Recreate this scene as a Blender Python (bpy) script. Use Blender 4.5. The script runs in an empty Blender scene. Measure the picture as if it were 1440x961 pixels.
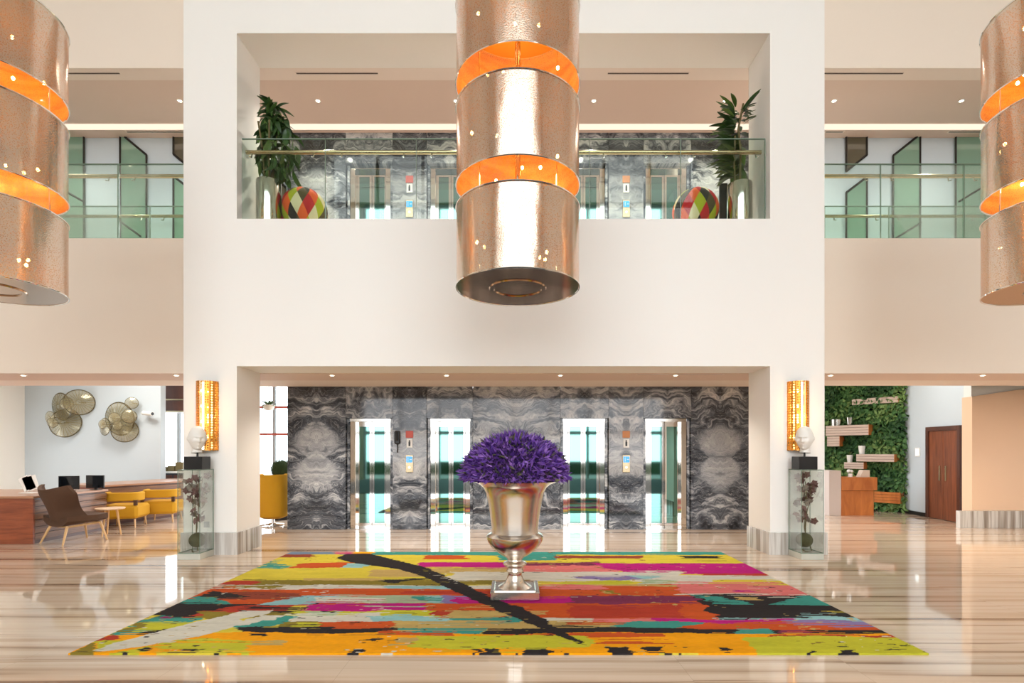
import bpy, math, random
import numpy as np
from mathutils import Vector, Matrix, Euler

# ------------------------------------------------------------------ camera, world, exposure
SC = bpy.context.scene
COL = SC.collection
F, CX, HY, EYE = 740.0, 722.0, 634.0, 1.6          # focal length and vanishing point in pixels of the 1440x961 frame
cam_d = bpy.data.cameras.new('camera')
cam = bpy.data.objects.new('camera', cam_d); COL.objects.link(cam)
cam.location = (0, 0, EYE); cam.rotation_euler = (math.radians(90), 0, 0)
cam_d.sensor_width = 36; cam_d.lens = F / 1440 * 36
cam_d.shift_x = -(CX - 720) / 1440; cam_d.shift_y = (HY - 480.5) / 1440
cam_d.clip_end = 200
SC.camera = cam
SC.view_settings.view_transform = 'Standard'; SC.view_settings.look = 'None'
SC.view_settings.gamma = 1; SC.view_settings.use_curve_mapping = False
SC.view_settings.exposure = 0.48
SC.cycles.max_bounces = 8; SC.cycles.diffuse_bounces = 4; SC.cycles.glossy_bounces = 4; SC.cycles.transparent_max_bounces = 16
SC.cycles.caustics_reflective = False; SC.cycles.caustics_refractive = False; SC.cycles.sample_clamp_indirect = 8
world = bpy.data.worlds.new('sky'); SC.world = world; world.use_nodes = True
wb = world.node_tree.nodes['Background']; wb.inputs[0].default_value = (0.93, 0.965, 1.0, 1); wb.inputs[1].default_value = 3.6
def area(name, loc, sx, sy, power, color, rot=(0, 0, 0)):
    d = bpy.data.lights.new(name, 'AREA'); d.shape = 'RECTANGLE'; d.size = sx; d.size_y = sy; d.energy = power; d.color = color
    o = bpy.data.objects.new(name, d); COL.objects.link(o); o.location = loc; o.rotation_euler = rot
    return o

R = random.Random(7)
def at(x, y, Y): return Vector(((x - CX) / F * Y, Y, EYE + (HY - y) / F * Y))
def fl(x, y):
    Y = F * EYE / (y - HY); return ((x - CX) / F * Y, Y)
def XX(x, Y): return (x - CX) / F * Y
def ZZ(y, Y): return EYE + (HY - y) / F * Y
def lin(c): return tuple((v / 255 / 12.92) if v / 255 <= .04045 else ((v / 255 + .055) / 1.055) ** 2.4 for v in c)

# ------------------------------------------------------------------ mesh helpers
class MB:
    def __init__(s): s.v = []; s.f = []
    def add(s, vs, fs, M=None):
        b = len(s.v)
        for p in vs:
            p = Vector(p); s.v.append(tuple(M @ p if M else p))
        s.f += [tuple(b + i for i in f) for f in fs]; return s
    def box(s, x0, x1, y0, y1, z0, z1, M=None):
        return s.add([(x0, y0, z0), (x1, y0, z0), (x1, y1, z0), (x0, y1, z0), (x0, y0, z1), (x1, y0, z1), (x1, y1, z1), (x0, y1, z1)],
                     [(0, 3, 2, 1), (4, 5, 6, 7), (0, 1, 5, 4), (1, 2, 6, 5), (2, 3, 7, 6), (3, 0, 4, 7)], M)
    def bbox(s, x0, x1, y0, y1, z0, z1, b=.01, M=None):
        """box with chamfered edges"""
        vs = []; 
        for ax in range(3):
            for sx in (0, 1):
                for sy in (0, 1):
                    for sz in (0, 1):
                        p = [x1 if sx else x0, y1 if sy else y0, z1 if sz else z0]; sg = [sx, sy, sz]
                        for k in range(3):
                            if k != ax: p[k] += -b if sg[k] else b
                        vs.append(tuple(p))
        i = lambda ax, a, b_, c: ax * 8 + a * 4 + b_ * 2 + c
        fs = []
        fs += [(i(0,0,0,0), i(0,0,0,1), i(0,0,1,1), i(0,0,1,0)), (i(0,1,0,0), i(0,1,1,0), i(0,1,1,1), i(0,1,0,1))]
        fs += [(i(1,0,0,0), i(1,1,0,0), i(1,1,0,1), i(1,0,0,1)), (i(1,0,1,0), i(1,0,1,1), i(1,1,1,1), i(1,1,1,0))]
        fs += [(i(2,0,0,0), i(2,0,1,0), i(2,1,1,0), i(2,1,0,0)), (i(2,0,0,1), i(2,1,0,1), i(2,1,1,1), i(2,0,1,1))]
        for a in (0, 1):
            for c in (0, 1):
                fs.append((i(0,a,c,0), i(1,a,c,0), i(1,a,c,1), i(0,a,c,1)))
                fs.append((i(0,a,0,c), i(0,a,1,c), i(2,a,1,c), i(2,a,0,c)))
                fs.append((i(1,0,a,c), i(1,1,a,c), i(2,1,a,c), i(2,0,a,c)))
                for d in (0, 1): fs.append((i(0,a,c,d), i(1,a,c,d), i(2,a,c,d)))
        return s.add(vs, fs, M)
    def lathe(s, prof, n=32, M=None, a0=0, a1=2 * math.pi):
        full = abs(a1 - a0 - 2 * math.pi) < 1e-6; m = n if full else n + 1
        vs = []; fs = []
        for r, z in prof:
            for k in range(m):
                a = a0 + (a1 - a0) * k / n; vs.append((r * math.cos(a), r * math.sin(a), z))
        for j in range(len(prof) - 1):
            for k in range(n):
                k2 = (k + 1) % m; fs.append((j * m + k, j * m + k2, (j + 1) * m + k2, (j + 1) * m + k))
        return s.add(vs, fs, M)
    def tube(s, pts, r, n=8, M=None, cap=True):
        pts = [Vector(p) for p in pts]; rs = r if isinstance(r, (list, tuple)) else [r] * len(pts)
        vs = []; fs = []
        for k, p in enumerate(pts):
            t = (pts[min(k + 1, len(pts) - 1)] - pts[max(k - 1, 0)]).normalized()
            u = t.cross(Vector((0, 0, 1)) if abs(t.z) < .9 else Vector((1, 0, 0))).normalized(); w = t.cross(u)
            for q in range(n):
                a = 2 * math.pi * q / n; vs.append(tuple(p + (u * math.cos(a) + w * math.sin(a)) * rs[k]))
        for k in range(len(pts) - 1):
            for q in range(n):
                q2 = (q + 1) % n; fs.append((k * n + q, k * n + q2, (k + 1) * n + q2, (k + 1) * n + q))
        if cap: fs += [tuple(range(n))[::-1], tuple((len(pts) - 1) * n + q for q in range(n))]
        return s.add(vs, fs, M)
    def ball(s, c, r, n=12, m=8, sc=(1, 1, 1), M=None):
        vs = []; fs = []
        for j in range(m + 1):
            t = math.pi * j / m
            for k in range(n):
                a = 2 * math.pi * k / n
                vs.append((c[0] + r * sc[0] * math.sin(t) * math.cos(a), c[1] + r * sc[1] * math.sin(t) * math.sin(a), c[2] + r * sc[2] * math.cos(t)))
        for j in range(m):
            for k in range(n): fs.append((j * n + k, (j + 1) * n + k, (j + 1) * n + (k + 1) % n, j * n + (k + 1) % n))
        return s.add(vs, fs, M)
    def prism(s, poly, y0, y1, M=None):
        """polygon in XZ extruded along Y"""
        n = len(poly); vs = [(p[0], y0, p[1]) for p in poly] + [(p[0], y1, p[1]) for p in poly]
        fs = [tuple(range(n)), tuple(range(2 * n - 1, n - 1, -1))] + [(k, n + k, n + (k + 1) % n, (k + 1) % n) for k in range(n)]
        return s.add(vs, fs, M)
    def prismz(s, poly, z0, z1, M=None):
        n = len(poly); vs = [(p[0], p[1], z0) for p in poly] + [(p[0], p[1], z1) for p in poly]
        fs = [tuple(range(n))[::-1], tuple(range(n, 2 * n))] + [(k, (k + 1) % n, n + (k + 1) % n, n + k) for k in range(n)]
        return s.add(vs, fs, M)
    def mesh(s, name, mat, smooth=False):
        me = bpy.data.meshes.new(name); me.from_pydata(s.v, [], s.f); me.validate(); me.update()
        if mat: me.materials.append(mat)
        if smooth: me.polygons.foreach_set('use_smooth', [True] * len(me.polygons))
        return me
    def build(s, name, mat, parent=None, smooth=False, origin=None):
        if origin:
            o3 = Vector(origin); s.v = [tuple(Vector(p) - o3) for p in s.v]
        o = bpy.data.objects.new(name, s.mesh(name, mat, smooth)); COL.objects.link(o)
        if origin: o.location = origin
        if smooth:
            try: o.data.set_sharp_from_angle(angle=math.radians(42))
            except Exception: pass
        if parent: o.parent = parent
        return o

def tag(o, label, cat, group=None):
    o['label'] = label; o['category'] = cat
    if group: o['group'] = group
    return o
def thing(name, label, cat, loc=(0, 0, 0), rz=0, group=None):
    o = bpy.data.objects.new(name, None); COL.objects.link(o); o.location = loc; o.rotation_euler = (0, 0, rz)
    o.empty_display_size = .1
    return tag(o, label, cat, group)
def struct(o, label=None):
    o['kind'] = 'structure'
    if label: o['label'] = label
    return o
def link_mesh(name, me, parent=None, loc=(0, 0, 0), rot=(0, 0, 0), sc=(1, 1, 1)):
    o = bpy.data.objects.new(name, me); COL.objects.link(o); o.location = loc; o.rotation_euler = rot; o.scale = sc
    if parent: o.parent = parent
    return o

# ------------------------------------------------------------------ material helpers
class NT:
    def __init__(s, name):
        s.m = bpy.data.materials.new(name); s.m.use_nodes = True; s.t = s.m.node_tree; s.t.nodes.clear()
        s.out = s.t.nodes.new('ShaderNodeOutputMaterial')
    def n(s, typ, ins=None, **kw):
        nd = s.t.nodes.new('ShaderNode' + typ)
        for k, v in kw.items(): setattr(nd, k, v)
        for k, v in (ins or {}).items(): s.set(nd, k, v)
        return nd
    def set(s, nd, k, v):
        i = nd.inputs[k]
        if isinstance(v, bpy.types.NodeSocket): s.t.links.new(v, i)
        elif isinstance(v, bpy.types.Node): s.t.links.new(v.outputs[0], i)
        else: i.default_value = (tuple(v) + (1,)) if (i.type == 'RGBA' and len(v) == 3) else v
    def surf(s, nd): s.t.links.new(nd.outputs[0], s.out.inputs[0]); return s.m
    def math(s, op, a, b=0.0, c=0.0): return s.n('Math', {0: a, 1: b, 2: c}, operation=op).outputs[0]
    def ramp(s, fac, stops, interp='LINEAR'):
        nd = s.n('ValToRGB', {0: fac}); cr = nd.color_ramp; cr.interpolation = interp
        while len(cr.elements) < len(stops): cr.elements.new(.5)
        for e, (p, c) in zip(cr.elements, stops): e.position = p; e.color = tuple(c) + (1,)
        return nd.outputs[0]
    def mix(s, fac, a, b, mode='MIX'):
        nd = s.n('Mix', data_type='RGBA', blend_type=mode); nd.inputs[0].default_value = .5
        s.set(nd, 0, fac); s.set(nd, 6, a); s.set(nd, 7, b); return nd.outputs[2]
    def coord(s, which='Object', scale=(1, 1, 1), loc=(0, 0, 0)):
        tc = s.n('TexCoord'); mp = s.n('Mapping', {0: tc.outputs[which], 1: loc, 3: scale}); return mp.outputs[0]
    def noise(s, vec, scale=5, detail=3, rough=.5, dist=0):
        return s.n('TexNoise', {'Vector': vec, 'Scale': scale, 'Detail': detail, 'Roughness': rough, 'Distortion': dist}).outputs[0]
def pm(name, col, rough=.5, metal=0., bump=0., bscale=40, var=0., coat=0., spec=.5, emit=None, estr=0.):
    t = NT(name); b = t.n('BsdfPrincipled', {'Base Color': lin(col), 'Roughness': rough, 'Metallic': metal, 'Coat Weight': coat, 'Specular IOR Level': spec})
    if bump or var:
        nz = t.noise(t.coord(), bscale, 4)
        if bump: t.set(b, 'Normal', t.n('Bump', {'Height': nz, 'Strength': bump, 'Distance': .01}))
        if var: t.set(b, 'Base Color', t.mix(t.math('MULTIPLY', nz, 1.0), tuple(v * (1 - var) for v in lin(col)), tuple(min(1, v * (1 + var)) for v in lin(col))))
    if emit: t.set(b, 'Emission Color', lin(emit)); t.set(b, 'Emission Strength', estr)
    return t.surf(b)
def emat(name, col, s):
    t = NT(name); return t.surf(t.n('Emission', {0: lin(col), 1: s}))
def glassm(name, tint, refl=.9, base=.06):
    t = NT(name)
    lw = t.n('LayerWeight', {0: .35})
    fac = t.math('ADD', t.math('MULTIPLY', lw.outputs[0], refl), base)
    mx = t.n('MixShader', {0: fac, 1: t.n('BsdfTransparent', {0: tint}), 2: t.n('BsdfGlossy', {0: (1, 1, 1), 1: .01})})
    return t.surf(mx)
def woodm(name, c1, c2, axis=(1, 1, 12), rough=.35, coat=.2):
    t = NT(name); v = t.coord('Object', axis)
    n1 = t.noise(v, 2.2, 5, .6, .6)
    col = t.ramp(n1, [(.3, lin(c1)), (.7, lin(c2))])
    return t.surf(t.n('BsdfPrincipled', {'Base Color': col, 'Roughness': rough, 'Coat Weight': coat}))

M = {}
M['wall'] = pm('wall_paint', (247, 243, 236), .75, bump=.03, bscale=60)
M['wallside'] = pm('wall_paint_lamp_warmth', (244, 229, 212), .75, bump=.03, bscale=60)  # warm bounce from the lamps is put into this wall colour
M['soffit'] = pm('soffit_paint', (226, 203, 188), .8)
M['softlight'] = pm('soffit_pale_and_cove_glow', (240, 225, 213), .8)  # pale soffit tone; also paints the cove light on the lower strips
M['cool'] = pm('cool_wall_paint', (206, 217, 224), .8)
M['peach'] = pm('peach_wall_paint', (240, 205, 172), .8)
M['white'] = pm('white_paint', (240, 238, 232), .5)
M['steel'] = pm('polished_steel', (215, 210, 202), .12, 1)
M['chrome'] = pm('chrome', (232, 228, 222), .05, 1)
M['brass'] = pm('satin_brass', (196, 176, 142), .25, 1)
M['darkmetal'] = pm('dark_metal', (52, 50, 48), .4, .6)
M['black'] = pm('black_lacquer', (22, 21, 22), .35)
M['mirror_teal'] = pm('teal_mirror_glass', (118, 164, 156), .03, 1)
M['slot'] = pm('slot_shadow_gap', (90, 78, 68), .8)
M['bulb'] = emat('warm_bulb', (255, 200, 120), 60)
M['down'] = emat('downlight_lens', (255, 236, 208), 14)
M['cove'] = emat('cove_strip', (255, 232, 208), .9)
M['glass'] = glassm('balustrade_glass', (.91, .965, .93), .28, .0)
M['caseglass'] = glassm('case_glass', (.98, .992, .98), .4, .0)
M['glassedge'] = pm('glass_edge', (120, 140, 122), .2)
M['winglass'] = glassm('window_glass', (.93, .97, .98), .8, .05)
M['redmull'] = pm('red_mullion', (186, 84, 66), .5)
M['greymull'] = pm('grey_mullion', (170, 172, 174), .5, .3)
M['plaster'] = pm('white_plaster', (238, 234, 226), .6, bump=.1, bscale=30)

def marble_mat(name, blob):
    t = NT(name); tc = t.n('TexCoord'); oi = t.n('ObjectInfo')
    sp = t.n('SeparateXYZ', {0: tc.outputs['Object']})
    ax = t.math('ABSOLUTE', sp.outputs[0])                        # bookmatched: mirrored about the panel's centre line
    rnd = t.math('MULTIPLY', oi.outputs['Random'], 37.0)
    v0 = t.n('CombineXYZ', {0: ax, 1: rnd, 2: sp.outputs[2]})
    warp = t.n('TexNoise', {'Vector': v0, 'Scale': 1.6, 'Detail': 3, 'Roughness': .55})
    wv = t.n('VectorMath', {0: warp.outputs[1], 1: (.5, .5, .5)}, operation='SUBTRACT')
    v1 = t.n('VectorMath', {0: v0, 1: t.n('VectorMath', {0: wv, 1: (.9, 0, .9)}, operation='MULTIPLY')}, operation='ADD')
    v2 = t.n('Mapping', {0: v1, 2: (0, .5, 0), 3: (1.0, 1, 4.0)})
    flow = t.noise(v2, 1.5, 9, .62, .4)
    fine = t.noise(v2, 6.5, 6, .7, .5)
    big = t.noise(v1, 1.3, 4, .55, .3)
    val = t.math('ADD', t.math('ADD', t.math('MULTIPLY', flow, .65), t.math('MULTIPLY', fine, .30)), t.math('MULTIPLY', big, .30))
    if blob:
        bz = t.math('MULTIPLY', t.math('SUBTRACT', sp.outputs[2], blob[0]), 1 / blob[1])
        hour = t.math('ADD', .45, t.math('MULTIPLY', t.math('ABSOLUTE', t.math('SINE', t.math('MULTIPLY', bz, 2.6))), .75))
        bx = t.math('DIVIDE', t.math('MULTIPLY', ax, 1 / blob[2]), hour)
        rr = t.math('ADD', t.math('MULTIPLY', bz, bz), t.math('MULTIPLY', bx, bx))
        rr = t.math('ADD', rr, t.math('MULTIPLY', t.math('SUBTRACT', flow, .5), 3.2))
        bl = t.n('MapRange', {0: rr, 1: .55, 2: 1.25, 3: 1.0, 4: 0.0}, interpolation_type='SMOOTHSTEP').outputs[0]
        val = t.math('SUBTRACT', val, t.math('MULTIPLY', t.math('SUBTRACT', 1.0, bl), .035))
        soft = t.math('ADD', .68, t.math('MULTIPLY', t.math('SUBTRACT', flow, .5), .22))
        val = t.math('ADD', t.math('MULTIPLY', val, t.math('SUBTRACT', 1.0, t.math('MULTIPLY', bl, .85))), t.math('MULTIPLY', t.math('MULTIPLY', bl, .85), soft))
    col = t.ramp(val, [(.47, lin((34, 37, 43))), (.57, lin((66, 70, 77))), (.62, lin((100, 104, 110))), (.655, lin((146, 148, 151))), (.70, lin((180, 180, 180))), (.78, lin((220, 218, 214)))])
    rid = t.math('ABSOLUTE', t.math('SUBTRACT', t.noise(v2, 3.1, 7, .6, .8), .5))
    vein = t.n('MapRange', {0: rid, 1: .0, 2: .014, 3: .4, 4: 0.0}).outputs[0]
    col = t.mix(vein, col, lin((206, 206, 206)))
    rid2 = t.math('ABSOLUTE', t.math('SUBTRACT', t.noise(t.n('Mapping', {0: v2, 1: (3, 7, 2)}).outputs[0], 4.4, 7, .65, 1.0), .5))
    vein2 = t.n('MapRange', {0: rid2, 1: .0, 2: .016, 3: .6, 4: 0.0}).outputs[0]
    col = t.mix(vein2, col, lin((52, 52, 56)))
    return t.surf(t.n('BsdfPrincipled', {'Base Color': col, 'Roughness': .07, 'Specular IOR Level': .45}))
M['marble'] = marble_mat('grey_bookmatched_marble', None)
M['marble_big'] = marble_mat('grey_marble_pale_heart', (0.05, .66, .46))
M['marble_pier'] = marble_mat('grey_marble_pale_band', (0.12, .5, .9))

def floor_mat():
    t = NT('striped_marble_floor'); tc = t.n('TexCoord'); sp = t.n('SeparateXYZ', {0: tc.outputs['Object']})
    # slabs 1.25 m wide with slightly shifted veins
    slab = t.math('FLOOR', t.math('MULTIPLY', sp.outputs[0], .8))
    wn = t.n('TexWhiteNoise', {'W': slab}, noise_dimensions='1D').outputs[0]
    y = t.math('ADD', sp.outputs[1], t.math('MULTIPLY', wn, .025))
    wob = t.noise(t.coord('Object', (.35, .8, 1)), 1.0, 2)
    y = t.math('ADD', y, t.math('MULTIPLY', wob, .10))
    v = t.n('CombineXYZ', {0: t.math('MULTIPLY', sp.outputs[0], .022), 1: y, 2: 0.0})
    a = t.noise(v, 2.3, 2, .5); b = t.noise(v, 7.0, 4, .55)
    val = t.math('ADD', t.math('MULTIPLY', a, .55), t.math('MULTIPLY', b, .6))
    col = t.ramp(val, [(.42, lin((104, 78, 58))), (.455, lin((146, 116, 92))), (.485, lin((196, 170, 144))), (.55, lin((218, 196, 172))), (.63, lin((226, 207, 186))), (.70, lin((196, 170, 144)))])
    fine = t.noise(t.n('CombineXYZ', {0: t.math('MULTIPLY', sp.outputs[0], .02), 1: t.math('MULTIPLY', y, 1.0), 2: 3.3}), 15, 3, .6)
    line = t.n('MapRange', {0: fine, 1: .60, 2: .68, 3: 0.0, 4: .8}).outputs[0]
    col = t.mix(line, col, lin((128, 98, 74)))
    cloud = t.noise(t.coord('Object', (.5, 2, 1)), 2.0, 4)
    col = t.mix(t.math('MULTIPLY', cloud, .25), col, lin((222, 190, 166)))
    jx = t.math('ABSOLUTE', t.math('SUBTRACT', t.math('FRACT', t.math('MULTIPLY', sp.outputs[0], .8)), .5))
    joint = t.math('GREATER_THAN', jx, .4985)
    col = t.mix(t.math('MULTIPLY', joint, .35), col, lin((150, 128, 108)))
    return t.surf(t.n('BsdfPrincipled', {'Base Color': col, 'Roughness': .045, 'Specular IOR Level': .6, 'Coat Weight': .15, 'Coat Roughness': .03}))
M['floor'] = floor_mat()
def skirt_mat():
    t = NT('veined_plinth_marble'); v = t.coord('Object', (1, 1, .04))
    a = t.noise(v, 6.5, 4, .6)
    col = t.ramp(a, [(.36, lin((132, 116, 102))), (.46, lin((176, 168, 158))), (.54, lin((216, 212, 205))), (.64, lin((190, 184, 176)))])
    return t.surf(t.n('BsdfPrincipled', {'Base Color': col, 'Roughness': .12}))
M['skirt'] = skirt_mat()

def drum_mat():
    t = NT('perforated_rose_gold_foil')
    geo = t.n('NewGeometry'); v = t.coord()
    dots = t.n('TexVoronoi', {'Vector': v, 'Scale': 75.0}, feature='F1').outputs[0]
    patch = t.noise(v, 2.3, 2)
    hole = t.math('LESS_THAN', dots, t.math('ADD', .22, t.math('MULTIPLY', patch, .42)))
    wob = t.noise(t.coord('Object', (1, 1, .35)), 3.0, 2, .5, .2)
    bump1 = t.n('Bump', {'Height': wob, 'Strength': .35, 'Distance': .05})
    bump = t.n('Bump', {'Height': dots, 'Strength': .10, 'Distance': .004, 'Normal': bump1.outputs[0]})
    ocol = t.mix(t.math('LESS_THAN', dots, .3), lin((212, 197, 178)), lin((168, 148, 126)))
    icol = t.ramp(t.noise(t.coord('Object', (1, 1, 6)), 1.6, 3), [(.35, lin((222, 146, 52))), (.65, lin((246, 186, 84)))])
    outer = t.n('BsdfPrincipled', {'Base Color': ocol, 'Metallic': 1, 'Roughness': .2, 'Normal': bump})
    inner = t.n('BsdfPrincipled', {'Base Color': icol, 'Metallic': .3, 'Roughness': .35, 'Normal': bump1})
    two = t.n('MixShader', {0: geo.outputs['Backfacing'], 1: outer, 2: inner})
    fac = t.math('ADD', t.math('MULTIPLY', hole, .26), .015)
    return t.surf(t.n('MixShader', {0: fac, 1: two, 2: t.n('BsdfTransparent', {0: (1, .9, .78)})}))
M['drum'] = drum_mat()
def perf_mat():
    t = NT('perforated_brass'); v = t.coord('Object', (1, 1, 1))
    d = t.n('TexVoronoi', {'Vector': v, 'Scale': 26.0}, feature='F1'); d.inputs['Randomness'].default_value = 0.15
    hole = t.math('LESS_THAN', d.outputs[0], .36)
    b = t.n('BsdfPrincipled', {'Base Color': lin((226, 150, 62)), 'Metallic': .85, 'Roughness': .3})
    return t.surf(t.n('MixShader', {0: hole, 1: b, 2: t.n('BsdfTransparent', {0: (1, .9, .72)})}))
M['perf'] = perf_mat()
M['urn'] = pm('hammered_silver', (226, 218, 208), .24, 1, bump=.12, bscale=22)

# ------------------------------------------------------------------ the building shell
YF, YS, YL, YC = 8.10, 8.84, 10.67, 10.5       # portal face, main wall, lift wall, edge of the gallery floor
Z1, Z2, Z3, ZT = 2.90, 5.17, 8.03, 16.0        # lower soffit, gallery floor, gallery ceiling, atrium ceiling
XA, XB = XX(258, YF), XX(1159.5, YF)           # portal outer edges
XO, XP = XX(333, YF), XX(1083, YF)             # portal openings
SX0, SX1, YR = -13.0, 13.0, -8.0

struct(MB().box(SX0 - .2, SX1 + .2, YR - .1, 18.2, -.2, 0).build('floor', M['floor']), 'polished beige marble floor with brown horizontal veins')
for nm, bx in (('wall_pier_left', (XA, XO, YF, YS, 0, ZT)), ('wall_pier_right', (XP, XB, YF, YS, 0, ZT)), ('wall_spandrel', (XO, XP, YF, YS, Z1, Z2)), ('wall_header', (XO, XP, YF, YS, Z3, ZT))):
    struct(MB().box(*bx).build(nm, M['wall']), 'cream portal wall around the two stacked openings')
for nm, a, b in (('wall_left', SX0, XA), ('wall_right', XB, SX1)):
    m = MB(); m.box(a, b, YS, YS + .22, Z1, Z2); m.box(a, b, YS, YS + .22, Z3, ZT)
    struct(m.build(nm, M['wallside']), 'white wall band beside the portal, lamp warmth painted in')
# side walls and the ceiling of the hall, glazed front behind the camera
struct(MB().box(SX0 - .2, SX0, YR, 9.6, 0, ZT + .2).build('wall_side_left', M['wall']))
struct(MB().box(SX1, SX1 + .2, YR, 18.2, 0, ZT + .2).build('wall_side_right', M['wall']))
struct(MB().box(SX0 - .2, SX1 + .2, YR, YS + .22, ZT, ZT + .2).build('ceiling', M['wall']))
m = MB()
WX = 8.4
for k in range(9): m.box(-WX + k * 2.1 - .06, -WX + k * 2.1 + .06, YR - .1, YR + .1, 0, 15.4)
for z in (2.6, 5.2, 7.8, 10.4, 13.0, 15.4): m.box(-WX, WX, YR - .08, YR + .08, z - .1, z + .1)
struct(m.build('window_1', M['greymull']), 'tall glazed entrance front with grey mullions')
struct(MB().box(-60, 60, -60, YR - .1, -.25, -.05).build('pavement', pm('pavement', (120, 118, 112), .9)), 'pale pavement outside the entrance')

struct(MB().box(-40, 40, -16, -14.5, -.05, .8).build('added_hedge', pm('added_hedge_green', (52, 70, 46), .95, bump=1, bscale=8, var=.4)), 'unseen greenery added outside to darken the lift door reflections')  # added out of view so the lift doors reflect something dark low down
struct(MB().box(-8.2, 8.2, -7.4, 2.2, .0005, .012).build('floor_added_carpet', pm('added_dark_carpet', (70, 72, 70), .95)), 'unseen dark carpet added to darken the lift door reflections')  # added out of view as a dark zone for the lift door reflections
m = MB(); m.box(SX0, -WX, YR - .2, YR, 0, ZT); m.box(WX, SX1, YR - .2, YR, 0, ZT); m.box(-WX, WX, YR - .2, YR, 15.5, ZT)
struct(m.build('wall_front', M['wallside']))
m = MB(); m.box(SX0 - .2, SX0, 9.6, 11.2, 0, 4.4); m.box(SX0 - .2, SX0, 12.6, 18.2, 0, 4.4); m.box(SX0 - .2, SX0, 11.2, 12.6, 0, .9); m.box(SX0 - .2, SX0, 11.2, 12.6, 2.7, 4.4); m.box(SX0 - .2, SX0, 9.6, 11.2, 4.4, ZT)
struct(m.build('wall_reception_side', M['wall']))
# gallery slab: soffit below, gallery floor on top
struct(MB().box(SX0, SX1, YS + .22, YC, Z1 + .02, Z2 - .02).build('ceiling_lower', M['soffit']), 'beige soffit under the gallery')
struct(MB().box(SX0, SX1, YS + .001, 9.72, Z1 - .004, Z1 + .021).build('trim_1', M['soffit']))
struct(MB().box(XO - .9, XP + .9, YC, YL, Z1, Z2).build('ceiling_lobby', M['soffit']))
struct(MB().box(SX0, SX1, 9.72, YC, Z1 - .005, Z1 + .02).build('trim_painted_glow_1', M['softlight']))  # cove light on the lower soffit painted in as a paler strip
struct(MB().box(XO - .9, XP + .9, YC, YL - .03, Z1 - .005, Z1).build('trim_painted_glow_2', M['softlight']))  # same painted cove glow, over the lift hall
struct(MB().box(SX0, SX1, YS + .22, YC, Z2 - .02, Z2).build('floor_gallery', M['softlight']), 'pale gallery floor')
# gallery ceiling
struct(MB().box(SX0, SX1, YS + .22, 9.13, Z3, Z3 + .3).build('ceiling_gallery', M['softlight']))
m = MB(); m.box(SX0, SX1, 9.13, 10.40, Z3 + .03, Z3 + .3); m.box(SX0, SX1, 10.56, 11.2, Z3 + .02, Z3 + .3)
struct(m.build('ceiling_upper', M['soffit']))
struct(MB().box(SX0, SX1, 10.40, 10.56, Z3 + .01, Z3 + .05).build('cove_light', M['cove']), 'glowing cove strip along the gallery ceiling')
struct(MB().box(SX0, SX1, YS, YS + .22, Z3 - .001, Z3).build('trim_4', M['softlight']))
# gallery end walls, wing back walls
struct(MB().box(SX0, SX0 + .02, YS, 10.8, Z2, Z3).build('wall_gallery_left', M['wall']))
LW0, LW1 = XX(404, YL), XX(1053.5, YL)
UY = 10.85
for nm, a, b in (('wall_upper_left', SX0, LW0), ('wall_upper_right', LW1, SX1)):
    struct(MB().box(a, b, UY, UY + .2, 4.2, Z3 + .2).build(nm, M['cool']), 'pale stair wall behind the gallery')
LBX = XX(226, 14.0)
struct(MB().box(SX0 - .2, LBX, 14.0, 14.2, 0, 4.2).build('wall_back_left', M['cool']), 'pale blue reception wall')
struct(MB().box(SX0 - .2, LW0, YC, 18.2, 4.2, 4.4).build('ceiling_wing_left', M['white']))
struct(MB().box(LW1, SX1, YC, 18.2, 4.2, 4.4).build('ceiling_wing_right', M['white']))
struct(MB().box(SX0, LW0, YC - .1, YC, Z1, 4.3).build('trim_5', M['softlight']))
struct(MB().box(LW1, SX1, YC - .1, YC, Z1, 4.3).build('trim_6', M['softlight']))
# right wing walls
RW = [(9.83, 11.3), (10.08, 13.75)]
d = Vector((RW[1][0] - RW[0][0], RW[1][1] - RW[0][1], 0)).normalized(); nrm = Vector((d.y, -d.x, 0))
RA = math.atan2(d.y, d.x)                         # direction of the door wall
MRW = Matrix.Translation((RW[0][0], RW[0][1], 0)) @ Matrix.Rotation(RA, 4, 'Z')
RL = math.hypot(RW[1][0] - RW[0][0], RW[1][1] - RW[0][1])
o = MB().box(-.06, RL + 3, -.2, 0, 0, 4.2).build('wall_door_side', M['cool']); o.matrix_world = MRW; struct(o, 'pale wall with the wooden door')
struct(MB().box(4.8, 10.8, 16.2, 16.4, 0, 4.2).build('wall_back_right', M['cool']))
o = MB().box(-.06, RL, 0, .02, 0, .09).build('baseboard_right', M['darkmetal']); o.matrix_world = MRW; struct(o)
px0 = XX(1367, 11.0)
struct(MB().prism([(px0, 0), (12.9, 0), (12.9, 2.89), (px0 + 1.1, ZZ(547, 11)), (px0, ZZ(558, 11))], 11.0, 11.25).build('wall_peach', M['peach']), 'peach wall right of the wooden door')
struct(MB().box(px0 + .01, 12.9, 11.03, 11.22, 2.6, 4.2).build('wall_right_upper', M['white']))
struct(MB().box(XX(1350, 10.9), 12.9, 10.9, 11.0, 0, ZZ(719, 10.9)).build('baseboard_peach', M['skirt']), 'veined marble plinth under the peach wall')
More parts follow.
